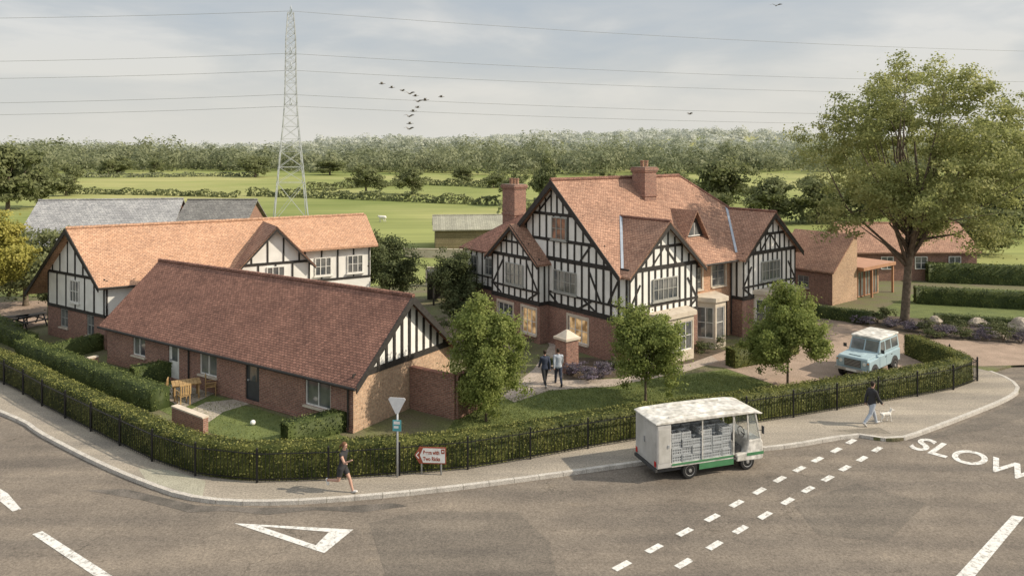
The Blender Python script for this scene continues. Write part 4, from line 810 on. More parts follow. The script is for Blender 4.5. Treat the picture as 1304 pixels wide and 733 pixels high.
fts=[('round meadow tree left of centre beyond the pylon',466,247,42,48),('wide bushy meadow tree right of the round one behind the cottage roof',525,248,38,48),('tree in the meadow just left of the left chimney',652,262,52,46),('tall tree behind the left chimney',694,256,62,42),('small tree in front of the far wood, third from the left edge',138,230,26,24),('small tree in front of the far wood left of the barns ridge',197,228,24,24),('small dark tree second from the left edge before the wood',95,235,28,28),('small tree nearest the left edge before the wood',66,236,26,24),
('large dark tree directly behind the hipped roof of the main house',917,278,84,84),('broad tree behind the right hand timbered gable',985,285,66,76),('tree behind the main ridge between the chimney and the hip',862,262,58,70),('tree rising behind the tall brick chimney',760,256,40,60),('low spreading tree just left of the pylon foot before the wood',325,229,30,46),('tall tree at the left edge above the slate barn',10,268,92,90),('second tree above the slate barn at left',48,264,66,66),('third tree above the slate barn, small and round',84,250,34,44),('tree behind the outbuilding left of the big tree',1042,285,70,70),('tree behind the big tree crown at right',1110,285,66,90),('tree low behind the big tree trunk at right',1200,298,80,120),('tree at the right edge behind the big tree',1288,300,90,120),('bushy tree between the big trunk and the right edge',1240,325,70,90),('small tree at the foot of the wood right of the wide bushy tree',590,236,26,34),('tree in the hedge line left of the main house roof',628,240,24,34),('low broad tree between the meadow and the wood at far left',150,226,22,50),('low tree clump before the wood left of the wide bushy tree',420,226,22,44)]
for i,(l,*a) in enumerate(fts): ftree(l,*a,i%4)
for p in protos:
    for c in list(p.children): bpy.data.objects.remove(c)
    bpy.data.objects.remove(p)
bands=[(0,7,L_far,'nearest belt of dense distant woodland along the far side of the meadows'),(7,13,L_far2,'middle belt of hazy distant woodland on the lower hills'),(13,23,L_far3,'farthest pale belt of woodland along the horizon')]  # each belt takes a paler leaf colour that stands in for haze
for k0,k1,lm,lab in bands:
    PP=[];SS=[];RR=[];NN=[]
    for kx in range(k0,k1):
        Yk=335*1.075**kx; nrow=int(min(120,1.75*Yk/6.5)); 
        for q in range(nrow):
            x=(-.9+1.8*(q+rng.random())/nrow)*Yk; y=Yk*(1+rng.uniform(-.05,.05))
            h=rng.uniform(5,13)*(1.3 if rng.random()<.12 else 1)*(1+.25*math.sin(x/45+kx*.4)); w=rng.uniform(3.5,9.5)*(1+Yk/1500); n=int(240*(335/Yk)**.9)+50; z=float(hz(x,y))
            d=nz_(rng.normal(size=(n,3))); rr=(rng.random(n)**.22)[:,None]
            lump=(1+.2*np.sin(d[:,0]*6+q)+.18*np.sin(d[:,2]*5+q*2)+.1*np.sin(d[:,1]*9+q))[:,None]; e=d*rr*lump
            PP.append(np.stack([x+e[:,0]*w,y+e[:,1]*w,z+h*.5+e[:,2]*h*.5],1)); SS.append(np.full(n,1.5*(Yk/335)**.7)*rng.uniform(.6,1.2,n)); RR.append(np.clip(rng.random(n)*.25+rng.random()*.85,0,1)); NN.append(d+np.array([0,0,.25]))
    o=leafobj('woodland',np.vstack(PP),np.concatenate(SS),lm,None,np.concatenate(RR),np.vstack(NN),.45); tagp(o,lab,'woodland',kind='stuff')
# ---------------------------------------------------------------- signs
sx_,sy_=G(506,607)
t=thing('give_way_sign','inverted triangle road sign on a grey post beside the railing','sign',(sx_,sy_,0),R(-8))
mb=MB(); mb.tube([(0,0,0),(0,0,2.75)],.035,10); mb.build('post',M_metal,t,smooth=True)
def tri(w,z1,z0,y,th,m,nm):
    mb=MB(); c=.05; pts=[(-w/2+c,z1),(w/2-c,z1),(w/2,z1-.06),(.05,z0),(-.05,z0),(-w/2,z1-.06)]; mb.prism_y(pts,y,y+th); return mb.build(nm,m,t)
M_signw=mat('white sign face',(.8,.8,.78),rough=.4); tri(.62,2.78,2.22,-.06,.02,mat('sign plate grey white',(.72,.73,.74),rough=.45),'triangle_plate')
mb=MB(); mb.beam((-.22,-.03,2.62),(.22,-.03,2.62),.03,.04); mb.beam((-.12,-.03,2.42),(.12,-.03,2.42),.03,.04); mb.build('bracket',M_metal,t)
mb=MB(); mb.box(-.15,.15,-.065,-.045,1.62,2.0); nb=mb.build('notice_plate',mat('teal notice',(.1,.38,.42),rough=.5),t); mb=MB(); mb.box(-.11,.11,-.07,-.067,1.86,1.96); mb.box(-.11,.06,-.07,-.067,1.72,1.8); mb.build('notice_panel',M_signw,nb)
bx_,by_=G(549,603); by_-=.05
t=thing('direction_sign','low white direction sign with dark red lettering and border on two grey legs','sign',(bx_,by_,0),R(-4))
M_brown=mat('dark red sign paint',(.32,.08,.045),(.28,.07,.04),rough=.45)
for x in (-.33,.36):
    mb=MB(); mb.tube([(x,0,0),(x,0,.95)],.03,8); mb.build('leg',M_metal,t,smooth=True)
mb=MB(); mb.prism_y([(.54,.4),(.54,.98),(-.4,.98),(-.58,.69),(-.4,.4)],-.05,-.03); pl_=mb.build('plate',M_brown,t); mb=MB(); mb.prism_y([(.505,.44),(.505,.94),(-.27,.94),(-.38,.69),(-.27,.44)],-.056,-.0505); mb.build('white_face',M_signw,pl_)
mwx=lambda x,z,y=-.058: Matrix(((1,0,0,x),(0,0,-1,y),(0,1,0,z),(0,0,0,1)))
textmesh('Beers with',.19,M_brown,pl_,mwx(-.27,.73),'lettering',.001,'LEFT',.7,.008); textmesh('Two Ricks',.19,M_brown,pl_,mwx(-.27,.51),'lettering',.001,'LEFT',.74,.008)
mb=MB(); mb.beam((-.52,-.0525,.69),(-.42,-.0525,.8),.03,.004,(0,1,0)); mb.beam((-.52,-.0525,.69),(-.42,-.0525,.58),.03,.004,(0,1,0)); mb.build('arrow',M_signw,pl_)
mb=MB(); mb.box(.37,.49,-.06,-.057,.76,.92); mb.build('symbol_panel',M_brown,pl_); mb=MB(); mb.lathe_y((.43,-.0635,.84),[(.03,0),(.03,.003)],12); mb.build('symbol',M_signw,pl_)
# ---------------------------------------------------------------- garden furniture
tx,ty=G(237,506)
t=thing('garden_table','square wooden garden table on the bungalow patio','table',(tx,ty,0),.5)
mb=MB()
for i in range(8): mb.box(-.6+i*.152,-.6+i*.152+.14,-.45,.45,.7,.735)
mb.box(-.6,.6,-.38,-.32,.64,.7); mb.box(-.6,.6,.32,.38,.64,.7); mb.build('table_top',M_wood,t)
for (x,y) in ((-.5,-.36),(.5,-.36),(-.5,.36),(.5,.36)):
    mb=MB(); mb.box(x-.035,x+.035,y-.035,y+.035,0,.7); mb.build('leg',M_wood,t)
for (dx,dy,rz,lab) in ((-.95,-.35,1.9,'wooden garden chair on the left side of the garden table'),(.3,-.95,.76,'wooden garden chair on the near side of the garden table'),(1.0,.35,-1.2,'wooden garden chair on the right side of the garden table')):
    c=thing('garden_chair',lab,'chair',(tx+dx,ty+dy,0),rz,'chairs around the garden table')
    mb=MB(); [mb.box(-.22+i*.09,-.22+i*.09+.08,-.22,.22,.42,.45) for i in range(5)]; mb.build('seat',M_wood,c)
    mb=MB(); [mb.box(-.21+i*.1,-.15+i*.1,-.25,-.225,.5,.92) for i in range(5)]; mb.box(-.24,.24,-.26,-.22,.9,.97); mb.build('backrest',M_wood,c)
    for (x,y,h) in ((-.2,-.22,.9),(.2,-.22,.9),(-.2,.2,.62),(.2,.2,.62)):
        mb=MB(); mb.box(x-.02,x+.02,y-.02,y+.02,0,h); mb.build('leg',M_wood,c)
    for x in (-.22,.22):
        mb=MB(); mb.box(x-.03,x+.03,-.22,.24,.62,.65); mb.build('armrest',M_wood,c)
bx,by=G(322,541); bm=bmesh.new(); bmesh.ops.create_uvsphere(bm,u_segments=20,v_segments=12,radius=.11); me=bpy.data.meshes.new('football'); bm.to_mesh(me); bm.free(); me.polygons.foreach_set('use_smooth',[True]*len(me.polygons)); me.materials.append(M_signw); o=bpy.data.objects.new('football',me); C.objects.link(o); o.location=(bx,by,.11); tagp(o,'white football lying on the bungalow lawn','ball')
for i,(px,py,rz) in enumerate(((18,417,.4),(40,415,1.0))):
    x,y=G(px,py); t=thing('picnic_bench',['dark picnic bench nearest the left edge on the gravel','dark picnic bench beside the rear cottage gable'][i],'bench',(x,y,0),rz)
    mb=MB(); mb.box(-.8,.8,-.35,.35,.7,.75); mb.build('table_top',M_beam,t)
    for s in (-1,1):
        mb=MB(); mb.box(-.8,.8,s*.75-.13,s*.75+.13,.42,.46); mb.build('seat',M_beam,t)
        mb=MB(); mb.beam((s*.6,-.75,.0),(s*.6,-.25,.7),.07,.05); mb.beam((s*.6,.75,.0),(s*.6,.25,.7),.07,.05); mb.beam((s*.6,-.8,.4),(s*.6,.8,.4),.05,.07); mb.build('leg',M_beam,t)
# ---------------------------------------------------------------- vehicles
M_tyre=mat('tyre rubber',(.02,.02,.02),rough=.85); M_rim=mat('wheel rim',(.45,.45,.44),rough=.4,metal=.5); M_lamp=mat('lamp glass',(.85,.85,.8),rough=.1); M_amber=mat('amber lamp',(.7,.25,.03),rough=.2); M_red=mat('red lamp',(.5,.02,.02),rough=.2)
def wheel(par,x,y,z,r,w,s):
    mb=MB(); mb.lathe_y((x,y,z),[(r*.62,-w/2),(r*.93,-w/2),(r,-w/2+.03),(r,w/2-.03),(r*.93,w/2),(r*.62,w/2)],28); o=mb.build('wheel',M_tyre,par); mb=MB(); q=y+s*(w/2)
    mb.lathe_y((x,q,z),[(r*.62,-.03),(r*.62,.006),(r*.5,-.012),(r*.22,-.012),(r*.2,.02),(.02,.025)] if s>0 else [(.02,-.025),(r*.2,-.02),(r*.22,.012),(r*.5,.012),(r*.62,-.006),(r*.62,.03)],24); mb.build('rim',M_rim,o)
M_vanw=mat('off white van paint',(.7,.68,.64),(.52,.5,.45),scale=2.2,rough=.45,fine=5); M_vang=mat('grey white rear body',(.52,.51,.49),(.4,.39,.37),scale=2,rough=.5); M_green=mat('green van band',(.07,.22,.1),rough=.5); M_int=mat('dark cab interior',(.06,.06,.06),rough=.8)
fa=math.atan2(.31,.95)
V=thing('milk_float','white electric milk float with open sides loaded with pale crates, parked at the kerb','van',(5.0,25.45,-.12),fa)
mb=MB(); mb.box(.1,4.0,.12,1.48,.34,.5); mb.build('chassis',M_int,V)
mb=MB(); mb.box(0,.55,0,1.6,.5,2.0); mb.build('rear_box',M_vang,V,bevel=.03)
mb=MB(); mb.box(-.012,.002,.1,1.5,.62,1.9); mb.box(-.02,-.01,.79,.81,.62,1.9); rd=mb.build('rear_doors',M_vang,V); mb=MB(); mb.box(-.05,-.02,.86,.9,1.15,1.35); mb.build('handle',M_metal,rd)
mb=MB(); mb.box(.06,.49,-.008,-.0,.7,1.85); sp_=mb.build('side_panel',mat('grimy van panel',(.5,.49,.46),(.38,.37,.34),scale=3,rough=.5),V); mb=MB(); mb.box(.4,.46,-.03,-.008,1.2,1.3); mb.build('latch',M_metal,sp_)
mb=MB(); mb.box(-.06,.02,.02,1.58,.4,.5); mb.build('rear_bumper',M_int,V)
for y in (.12,1.48): 
    mb=MB(); mb.box(-.03,-.013,y-.06,y+.06,.56,.74); mb.build('tail_lamp',M_red,V)
mb=MB(); mb.box(.55,3.05,0,1.6,.5,.62); mb.build('deck',M_vanw,V,bevel=.01)
mb=MB(); mb.box(.57,3.05,-.014,-.002,.56,.63); mb.box(1.65,3.05,-.012,0,.3,.5); mb.build('side_skirt',M_green,V)
mb=MB(); prof=[(-.06,2.02),(-.06,2.06),(.15,2.11),(1.2,2.14),(2.6,2.14),(3.7,2.11),(4.1,2.06),(4.28,1.99),(4.2,1.965),(3.9,2.02)]
mb.prism_y(prof,-.03,1.63); mb.build('roof',M_vanw,V,bevel=.02)
mb=MB(); mb.box(.6,3.3,.25,.3,2.13,2.165); mb.box(.6,3.3,1.3,1.35,2.13,2.165); mb.build('roof_rib',M_vanw,V)
for x in (1.8,3.08):
    for y in (.03,1.57):
        mb=MB(); mb.box(x-.02,x+.02,y-.02,y+.02,.62,2.03); mb.build('roof_post',M_vanw,V)
mb=MB(); mb.box(3.02,3.06,.06,1.54,.62,1.1); mb.build('cab_rear_panel',M_vanw,V)
mb=MB(); prof=[(3.2,.35),(3.2,.6),(3.6,.65),(3.7,1.05),(4.2,1.1),(4.3,.95),(4.32,.4),(4.25,.32)]
mb.prism_y(prof,0,1.6); mb.build('cab_front',M_vanw,V,bevel=.04)
mb=MB(); mb.box(3.06,4.0,.01,1.59,.44,.5); mb.build('cab_floor',M_int,V)
mb=MB(); mb.box(3.62,4.32,-.012,-.001,.52,.62); mb.box(4.322,4.332,.05,1.55,.52,.62); mb.build('cab_green_band',M_green,V)
for y in (.03,1.57):
    mb=MB(); mb.beam((4.2,y,1.08),(3.98,y,2.02),.05,.05); mb.beam((3.7,y,1.04),(3.66,y,2.02),.04,.04); mb.build('windscreen_pillar',M_vanw,V)
M_clear,t_,b_=nt('clear windscreen'); b_.inputs['Base Color'].default_value=(.75,.8,.8,1); b_.inputs['Transmission Weight'].default_value=.85; b_.inputs['Roughness'].default_value=.03; b_.inputs['IOR'].default_value=1.05; b_.inputs['Specular IOR Level'].default_value=.8
mb=MB(); mb.poly([(4.205,.06,1.1),(4.205,1.54,1.1),(3.99,1.54,2.0),(3.99,.06,2.0)]); mb.build('windscreen',M_clear,V,fix=False)
mb=MB(); mb.poly([(3.74,.02,1.1),(4.17,.02,1.1),(4.0,.02,1.97),(3.7,.02,1.97)]); mb.build('quarter_pane',M_clear,V,fix=False)
mb=MB(); mb.box(3.12,3.5,.15,.75,.5,.85); mb.box(3.1,3.18,.15,.75,.85,1.35); mb.build('seat',M_int,V,bevel=.03)
mb=MB(); ring=[(3.72,.5+.19*math.cos(a),1.2+.19*math.sin(a)) for a in [i*math.pi/8 for i in range(17)]]
mb.tube(ring,.014,6); mb.beam((3.72,.5,1.2),(3.95,.5,1.0),.03,.03); mb.build('steering_wheel',M_int,V)
for y in (.25,1.35):
    mb=MB(); mb.tube([(4.3,y,.78),(4.34,y,.78)],.09,14); mb.build('headlight',M_lamp,V)
mb=MB(); mb.box(4.325,4.335,.55,1.05,.4,.5); mb.build('number_plate',M_signw,V)
mb=MB(); mb.tube([(4.1,-.01,1.4),(4.14,-.2,1.45)],.012,5); mb.box(4.1,4.13,-.3,-.18,1.35,1.62); mb.build('wing_mirror',M_int,V)
for (x) in (1.3,3.66): wheel(V,x,.12,.3,.3,.2,-1); wheel(V,x,1.48,.3,.3,.2,1)
mb=MB(); mb.tube([(1.3,.08,.3),(1.3,1.5,.3)],.04,8); mb.build('axle',M_int,V)
M_crate=mat('pale plastic crate',(.46,.48,.49),(.34,.36,.37),scale=8,rough=.5); M_bott=mat('milk bottle',(.7,.7,.68),rough=.2)
cr0=thing('milk_crate','pale grey lattice plastic crate stacked on the milk float','crate',(0,0,0),0,'crates stacked on the milk float')
mb=MB(); w,d,h=.375,.33,.25
for z0,z1 in ((.0,.04),(.11,.14),(.2,.25)):
    mb.box(0,w,0,.015,z0,z1);mb.box(0,w,d-.015,d,z0,z1);mb.box(0,.015,.015,d-.015,z0,z1);mb.box(w-.015,w,.015,d-.015,z0,z1)
for i in range(6):
    x=.002+i*(w-.034)/5; mb.box(x,x+.03,.001,.014,.04,.2); mb.box(x,x+.03,d-.014,d-.001,.04,.2)
for i in range(0,4):
    y=.02+i*(d-.07)/3; mb.box(.001,.014,y,y+.03,.04,.2); mb.box(w-.014,w-.001,y,y+.03,.04,.2)
mb.box(.015,w-.015,.015,d-.015,.005,.02); mb.build('crate_body',M_crate,cr0)
mb=MB()
for i in range(4):
    for j in range(3): mb.lathe_z((.05+i*.09,.06+j*.105,.02),[(.03,0),(.032,.08),(.016,.12),(.018,.15)],7)
mb.build('bottles',M_bott,cr0)
Mf=Matrix.Translation((5.0,25.45,-.12))@Matrix.Rotation(fa,4,'Z'); first=True
for i in range(6):
    for j in range(4):
        for k in range([4,4,3,4,3,4][(i+2*j)%6]):
            p=Mf@Vector((.6+i*.405+rng.uniform(-.012,.012),.05+j*.375+rng.uniform(-.02,.02),.623+k*.256))
            if first: cr0.location=p; cr0.rotation_euler=(0,0,fa); first=False
            else: dup(cr0,p,fa+rng.uniform(-.03,.03))
M_teal=mat('pale blue paint',(.38,.49,.53),(.34,.44,.48),scale=2,rough=.3); ang=math.atan2(-.66,-.75)
ctr=Vector((18.2,37.75)); D=thing('off_road_vehicle','boxy pale blue off-road vehicle with white roof parked on the gravel drive','car',(ctr.x,ctr.y,0),ang)
mb=MB(); mb.prism_y([(-1.9,.5),(-1.92,1.2),(.55,1.2),(.62,1.22),(1.78,1.16),(1.84,1.08),(1.84,.55),(1.7,.5)],-.72,.72); 
for s in (-1,1): mb.prism_y([(.75,.62),(.75,1.08),(1.8,1.04),(1.84,.98),(1.84,.62)],s*.72,s*.82) ; mb.prism_y([(-1.88,.52),(-1.88,1.12),(.74,1.12),(.74,.52)],s*.72,s*.8)
mb.build('body',M_teal,D,bevel=.02)
mb=MB(); mb.hexa([(-1.88,-.76,1.2),(.58,-.76,1.2),(.58,.76,1.2),(-1.88,.76,1.2),(-1.82,-.7,1.82),(.3,-.7,1.82),(.3,.7,1.82),(-1.82,.7,1.82)]); mb.build('cabin',M_teal,D,bevel=.02)
mb=MB(); mb.box(-1.88,.38,-.74,.74,1.82,1.94); mb.build('roof',M_vanw,D,bevel=.05)
mb=MB()
def inter(y,z): return .58-.28*(z-1.2)/.62
for (a,b_) in ((-.66,-.03),(.03,.66)):
    mb.poly([(inter(0,1.27)+.008,a,1.27),(inter(0,1.27)+.008,b_,1.27),(inter(0,1.76)+.008,b_,1.76),(inter(0,1.76)+.008,a,1.76)])
mb.build('windscreen',M_glass,D,fix=False)
for s in (-1,1):
    for (x0,x1) in ((-1.72,-.95),(-.85,-.25),(-.15,.42)):
        mb=MB(); yy=lambda z:s*(.76-.06*(z-1.2)/.62+.006); x2=x1-(.14 if x1>.3 else 0); mb.poly([(x0,yy(1.28),1.28),(x1,yy(1.28),1.28),(x2,yy(1.74),1.74),(x0,yy(1.74),1.74)]); mb.build('side_window',M_glass,D,fix=False)
    for (x0,x1) in ((-.9,-.2),(-.17,.6)):
        mb=MB(); mb.box(x0,x1,s*.8-.012,s*.8+.012,.58,1.1); dd=mb.build('door',M_teal,D,bevel=.006); mb=MB(); mb.box(x0+.05,x0+.17,s*.815-.012,s*.815+.012,.98,1.02); mb.build('handle',M_int,dd)
    for x in (-1.15,1.25):
        mb=MB(); n=14; pts=[]
        for i in range(n+1):
            a=math.pi*i/n; pts.append((x+.44*math.cos(a),.42+.44*math.sin(a)))
        mb.prism_y(pts,s*.7,s*.826); mb.build('wheel_arch',M_int,D); wheel(D,x,s*.72,.36,.36,.24,s)
    mb=MB(); mb.tube([(1.84,s*.58,.9),(1.87,s*.58,.9)],.085,14); mb.build('headlight',M_lamp,D); mb=MB(); mb.tube([(1.84,s*.75,.95),(1.87,s*.75,.95)],.035,10); mb.build('indicator_lamp',M_amber,D)
    mb=MB(); mb.tube([(.6,s*.76,1.25),(.62,s*.95,1.35)],.012,5); mb.box(.58,.61,s*.935-.08,s*.935+.08,1.28,1.46); mb.build('wing_mirror',M_int,D)
mb=MB(); mb.box(1.842,1.86,-.4,.4,.68,1.04); g_=mb.build('grille',M_int,D); mb=MB(); [mb.box(1.861,1.868,-.38,.38,.7+i*.07,.725+i*.07) for i in range(5)]; mb.build('grille_bars',M_rim,g_)
mb=MB(); mb.box(1.88,2.0,-.82,.82,.48,.62); mb.build('bumper',M_rim,D,bevel=.01)
mb=MB(); mb.box(2.002,2.01,-.26,.26,.49,.6); mb.build('number_plate',M_signw,D)
mb=MB(); mb.box(.95,1.55,-.3,.3,1.19,1.215) ; mb.build('bonnet_panel',M_teal,D,bevel=.01)
mb=MB(); mb.box(-1.7,1.7,-.5,.5,.3,.52); mb.build('underbody',M_int,D)
# ---------------------------------------------------------------- figures
M_skin=mat('skin',(.46,.28,.21),(.42,.25,.19),rough=.6)
def fuse(mb,voxel):
    me=bpy.data.meshes.new('f'); me.from_pydata(mb.v,[],mb.f); bm=bmesh.new(); bm.from_mesh(me); bmesh.ops.recalc_face_normals(bm,faces=bm.faces); bm.to_mesh(me); bm.free()
    o=bpy.data.objects.new('f',me); C.objects.link(o); m=o.modifiers.new('r','REMESH'); m.mode='VOXEL'; m.voxel_size=voxel; m=o.modifiers.new('s','SMOOTH'); m.factor=.5; m.iterations=4
    bpy.context.view_layer.update(); r=bpy.data.meshes.new_from_object(o.evaluated_get(bpy.context.evaluated_depsgraph_get())); bpy.data.objects.remove(o); return r
def seg_dist(p,a,b):
    ab=b-a; u=max(0,min(1,(p-a).dot(ab)/ab.length_squared)); return (p-(a+ab*u)).length
def person(label,loc,rz,pose,cl,h=1.75,group=None,hair=(.04,.025,.015),longhair=False):
    T=thing('person',label,'person',loc,rz,group)
    bones=[]; mb=MB()
    def bn(nm,a,b,ra,rb): mb.bone(a,b,ra,rb); bones.append((nm,Vector(a),Vector(b),(np.mean(ra)+np.mean(rb))/2)); return Vector(b)
    ln=R(pose.get('lean',3)); up=Vector((0,math.sin(ln),math.cos(ln))); pel=Vector((0,0,.95))
    bn('hips',pel-Vector((.055,0,.02)),pel+Vector((.055,0,-.02)),(.105,.105),(.105,.105))
    wa=bn('torso',pel,pel+up*.17,(.15,.105),(.13,.09)); ch=bn('torso',wa,pel+up*.38,(.13,.09),(.165,.11)); nb=bn('torso',ch,pel+up*.46,(.165,.105),(.12,.075)); bn('head',pel+up*.46,pel+up*.58,(.06,.06),(.052,.055)); nk=pel+up*.575
    hc_=nk+Vector((0,.022,.12)); bn('head',nk+Vector((0,.018,.045)),hc_+Vector((0,0,.03)),(.055,.07),(.076,.092))
    hands=[]
    for s,k1,k2 in ((-1,'ls','le'),(1,'rs','re')):
        a=R(pose[k1]); e=R(pose[k2]); sh=pel+up*.445+Vector((s*.17,0,0)); bn('torso',ch+up*.03,sh,.085,.062)
        d=Vector((s*.13,math.sin(a),-math.cos(a))).normalized(); el=bn('upper',sh,sh+d*.29,.055,.041); d2=Vector((-s*.10*math.sin(e)+s*.03,math.sin(a+e),-math.cos(a+e))).normalized()
        wr=bn('fore',el,el+d2*.24,.042,.027); ha=bn('hand',wr,wr+d2*.07,(.03,.03),(.038,.026)); hands.append((ha.copy(),d2.copy(),s))
    for s,k1,k2,k3 in ((-1,'lh','lk','lf'),(1,'rh','rk','rf')):
        a=R(pose[k1]); k_=R(pose[k2]); f_=R(pose.get(k3,0)); hp=pel+Vector((s*.09,0,-.05)); d=Vector((0,math.sin(a),-math.cos(a))); md=bn('thigh',hp,hp+d*.2,.09,.078); kn=bn('lowthigh',md,hp+d*.41,.078,.056); d=Vector((0,math.sin(a-k_),-math.cos(a-k_)))
        cf=bn('shin',kn,kn+d*.14,.055,.056); an=bn('shin',cf,kn+d*.41,.055,.037); fd=Vector((0,math.cos(f_),math.sin(f_))); pf=Vector((0,math.sin(f_),-math.cos(f_))); bn('foot'+('a' if s<0 else 'b'),an+pf*.035-fd*.03,an+pf*.045+fd*.15,(.04,.036),(.044,.025))
    me=fuse(mb,.017); bm=bmesh.new(); bm.from_mesh(me); mb=MB()
    for hp2,d2,s in hands:
        sd=Vector((0,1,0)) if abs(d2.y)<.8 else Vector((0,0,1)); sd=(sd-d2*sd.dot(d2)).normalized(); pn=d2.cross(sd)
        for q,Lf in enumerate((.06,.07,.066,.05)):
            b0=hp2+sd*(.024-.016*q); c1=b0+d2*Lf*.55+pn*.004*s; c2=c1+d2*Lf*.35+pn*.02*s; mb.tube([b0,c1,c2],[.009,.008,.006],6)
        b0=hp2-d2*.03+sd*.025; mb.tube([b0,b0+sd*.03+d2*.02,b0+sd*.035+d2*.05],[.011,.009,.007],6)
    mb.tube([hc_+Vector((0,.088,.01)),hc_+Vector((0,.112,-.02)),hc_+Vector((0,.09,-.034))],[.008,.014,.012],6)
    for s in (-1,1): mb.tube([hc_+Vector((s*.07,-.005,-.03)),hc_+Vector((s*.086,-.012,.0)),hc_+Vector((s*.072,-.01,.025))],[.008,.014,.008],6)
    tmp=bpy.data.meshes.new('x'); tmp.from_pydata(mb.v,[],mb.f); bm.from_mesh(tmp); zmin=min(v.co.z for v in bm.verts); sc=h/1.75; reg=[]
    bm.faces.ensure_lookup_table(); bm.verts.ensure_lookup_table()
    for f in bm.faces:
        c=f.calc_center_median(); reg.append(min(bones,key=lambda b:seg_dist(c,b[1],b[2])-b[3])[0])
    bm.normal_update(); nrm=[v.normal.copy() for v in bm.verts]; vco=[v.co.copy() for v in bm.verts]; faces=[[v.index for v in f.verts] for f in bm.faces]
    fin=lambda p:tuple(Vector((p.x,p.y,p.z-zmin))*sc)
    b2=MB(); b2.v=[fin(p) for p in vco]; b2.f=[tuple(f) for f in faces]; b2.build('body',M_skin,T,smooth=True,fix=False); bm.free()
    for nm,regs,m,off in cl:
        used={}; q=MB()
        for i,r_ in enumerate(reg):
            if r_ not in regs: continue
            ff=[]
            for vi in faces[i]:
                if vi not in used: used[vi]=len(q.v); q.v.append(fin(vco[vi]+nrm[vi]*off))
                ff.append(used[vi])
            q.f.append(tuple(ff))
        if q.f: q.build(nm,m,T,smooth=True,fix=False)
    M_h=mat('hair',hair,rough=.8)
    q=MB(); q.bone(hc_+Vector((0,-.035,-.03)),hc_+Vector((0,-.018,.045)),(.07,.06),(.084,.095)); q.v=[fin(Vector(v)) for v in q.v]; q.build('hair',M_h,T,smooth=True)
    if longhair:
        q=MB(); q.tube([fin(hc_+Vector((0,-.09,.03))),fin(hc_+Vector((0,-.17,-.02))),fin(hc_+Vector((.01,-.19,-.16)))],[.03,.03,.008],8); q.build('ponytail',M_h,T,smooth=True)
    for s in (-1,1):
        q=MB(); c=Vector(fin(hc_+Vector((s*.032,.088,.012)))); q.tube([c-Vector((0,.004,0)),c+Vector((0,.006,0))],[.011,.008],8); q.build('eye',M_black,T)
    q=MB(); c=Vector(fin(hc_+Vector((0,.09,-.05)))); q.box(c.x-.02,c.x+.02,c.y-.01,c.y+.006,c.z-.004,c.z+.004); q.build('mouth',M_lips,T)
    return T,[fin(p[0]) for p in hands]
M_lips=mat('lips',(.3,.1,.08))
c_black=mat('black cloth',(.035,.035,.038),rough=.9); c_navy=mat('navy cloth',(.04,.05,.08),rough=.9); c_lblue=mat('pale blue cloth',(.42,.46,.52),rough=.9); c_shoe=mat('shoe leather',(.5,.48,.45),rough=.6); c_white=mat('white cloth',(.65,.64,.62),rough=.9)
walk=dict(lh=24,lk=6,lf=12,rh=-20,rk=22,rf=-40,ls=-22,le=14,rs=22,re=18,lean=4)
walk2=dict(lh=-20,lk=22,lf=-40,rh=22,rk=5,rf=12,ls=20,le=18,rs=-20,re=14,lean=3)
run=dict(lh=32,lk=14,lf=12,rh=-12,rk=72,rf=-70,ls=-42,le=82,rs=34,re=82,lean=7)
J=('torso','hips','upper','fore')
def shoes(m): return [('shoe',('foota',),m,.01),('shoe',('footb',),m,.01)]
x,y=G(435,628); person('jogger in black shorts and dark vest running along the pavement past the railing',(x,y+.1,.012),R(-110),run,[('vest',('torso',),c_black,.01),('shorts',('hips','thigh'),c_black,.02)]+shoes(c_white),1.75,longhair=True,hair=(.16,.08,.04))
x,y=G(1110,541); MANP,mh=person('man in dark jacket and pale trousers walking a small white dog',(x,y,.012),R(-75),walk,[('jacket',J,c_black,.02),('trousers',('thigh','lowthigh','shin'),c_lblue,.014)]+shoes(c_shoe),1.85,hair=(.03,.02,.015))
x,y=G(694,492); person('walker in dark jacket and black trousers, left one of the couple by the gate pillar',(x,y,.02),R(15),walk2,[('jacket',J,c_navy,.02),('trousers',('thigh','lowthigh','shin'),c_black,.014)]+shoes(c_shoe),1.78,'couple walking to the house')
x,y=G(711,490); person('walker in pale shirt and dark trousers, right one of the couple by the gate pillar',(x,y,.02),R(5),walk,[('shirt',J,c_lblue,.016),('trousers',('thigh','lowthigh','shin'),c_navy,.014)]+shoes(c_black),1.8,'couple walking to the house')
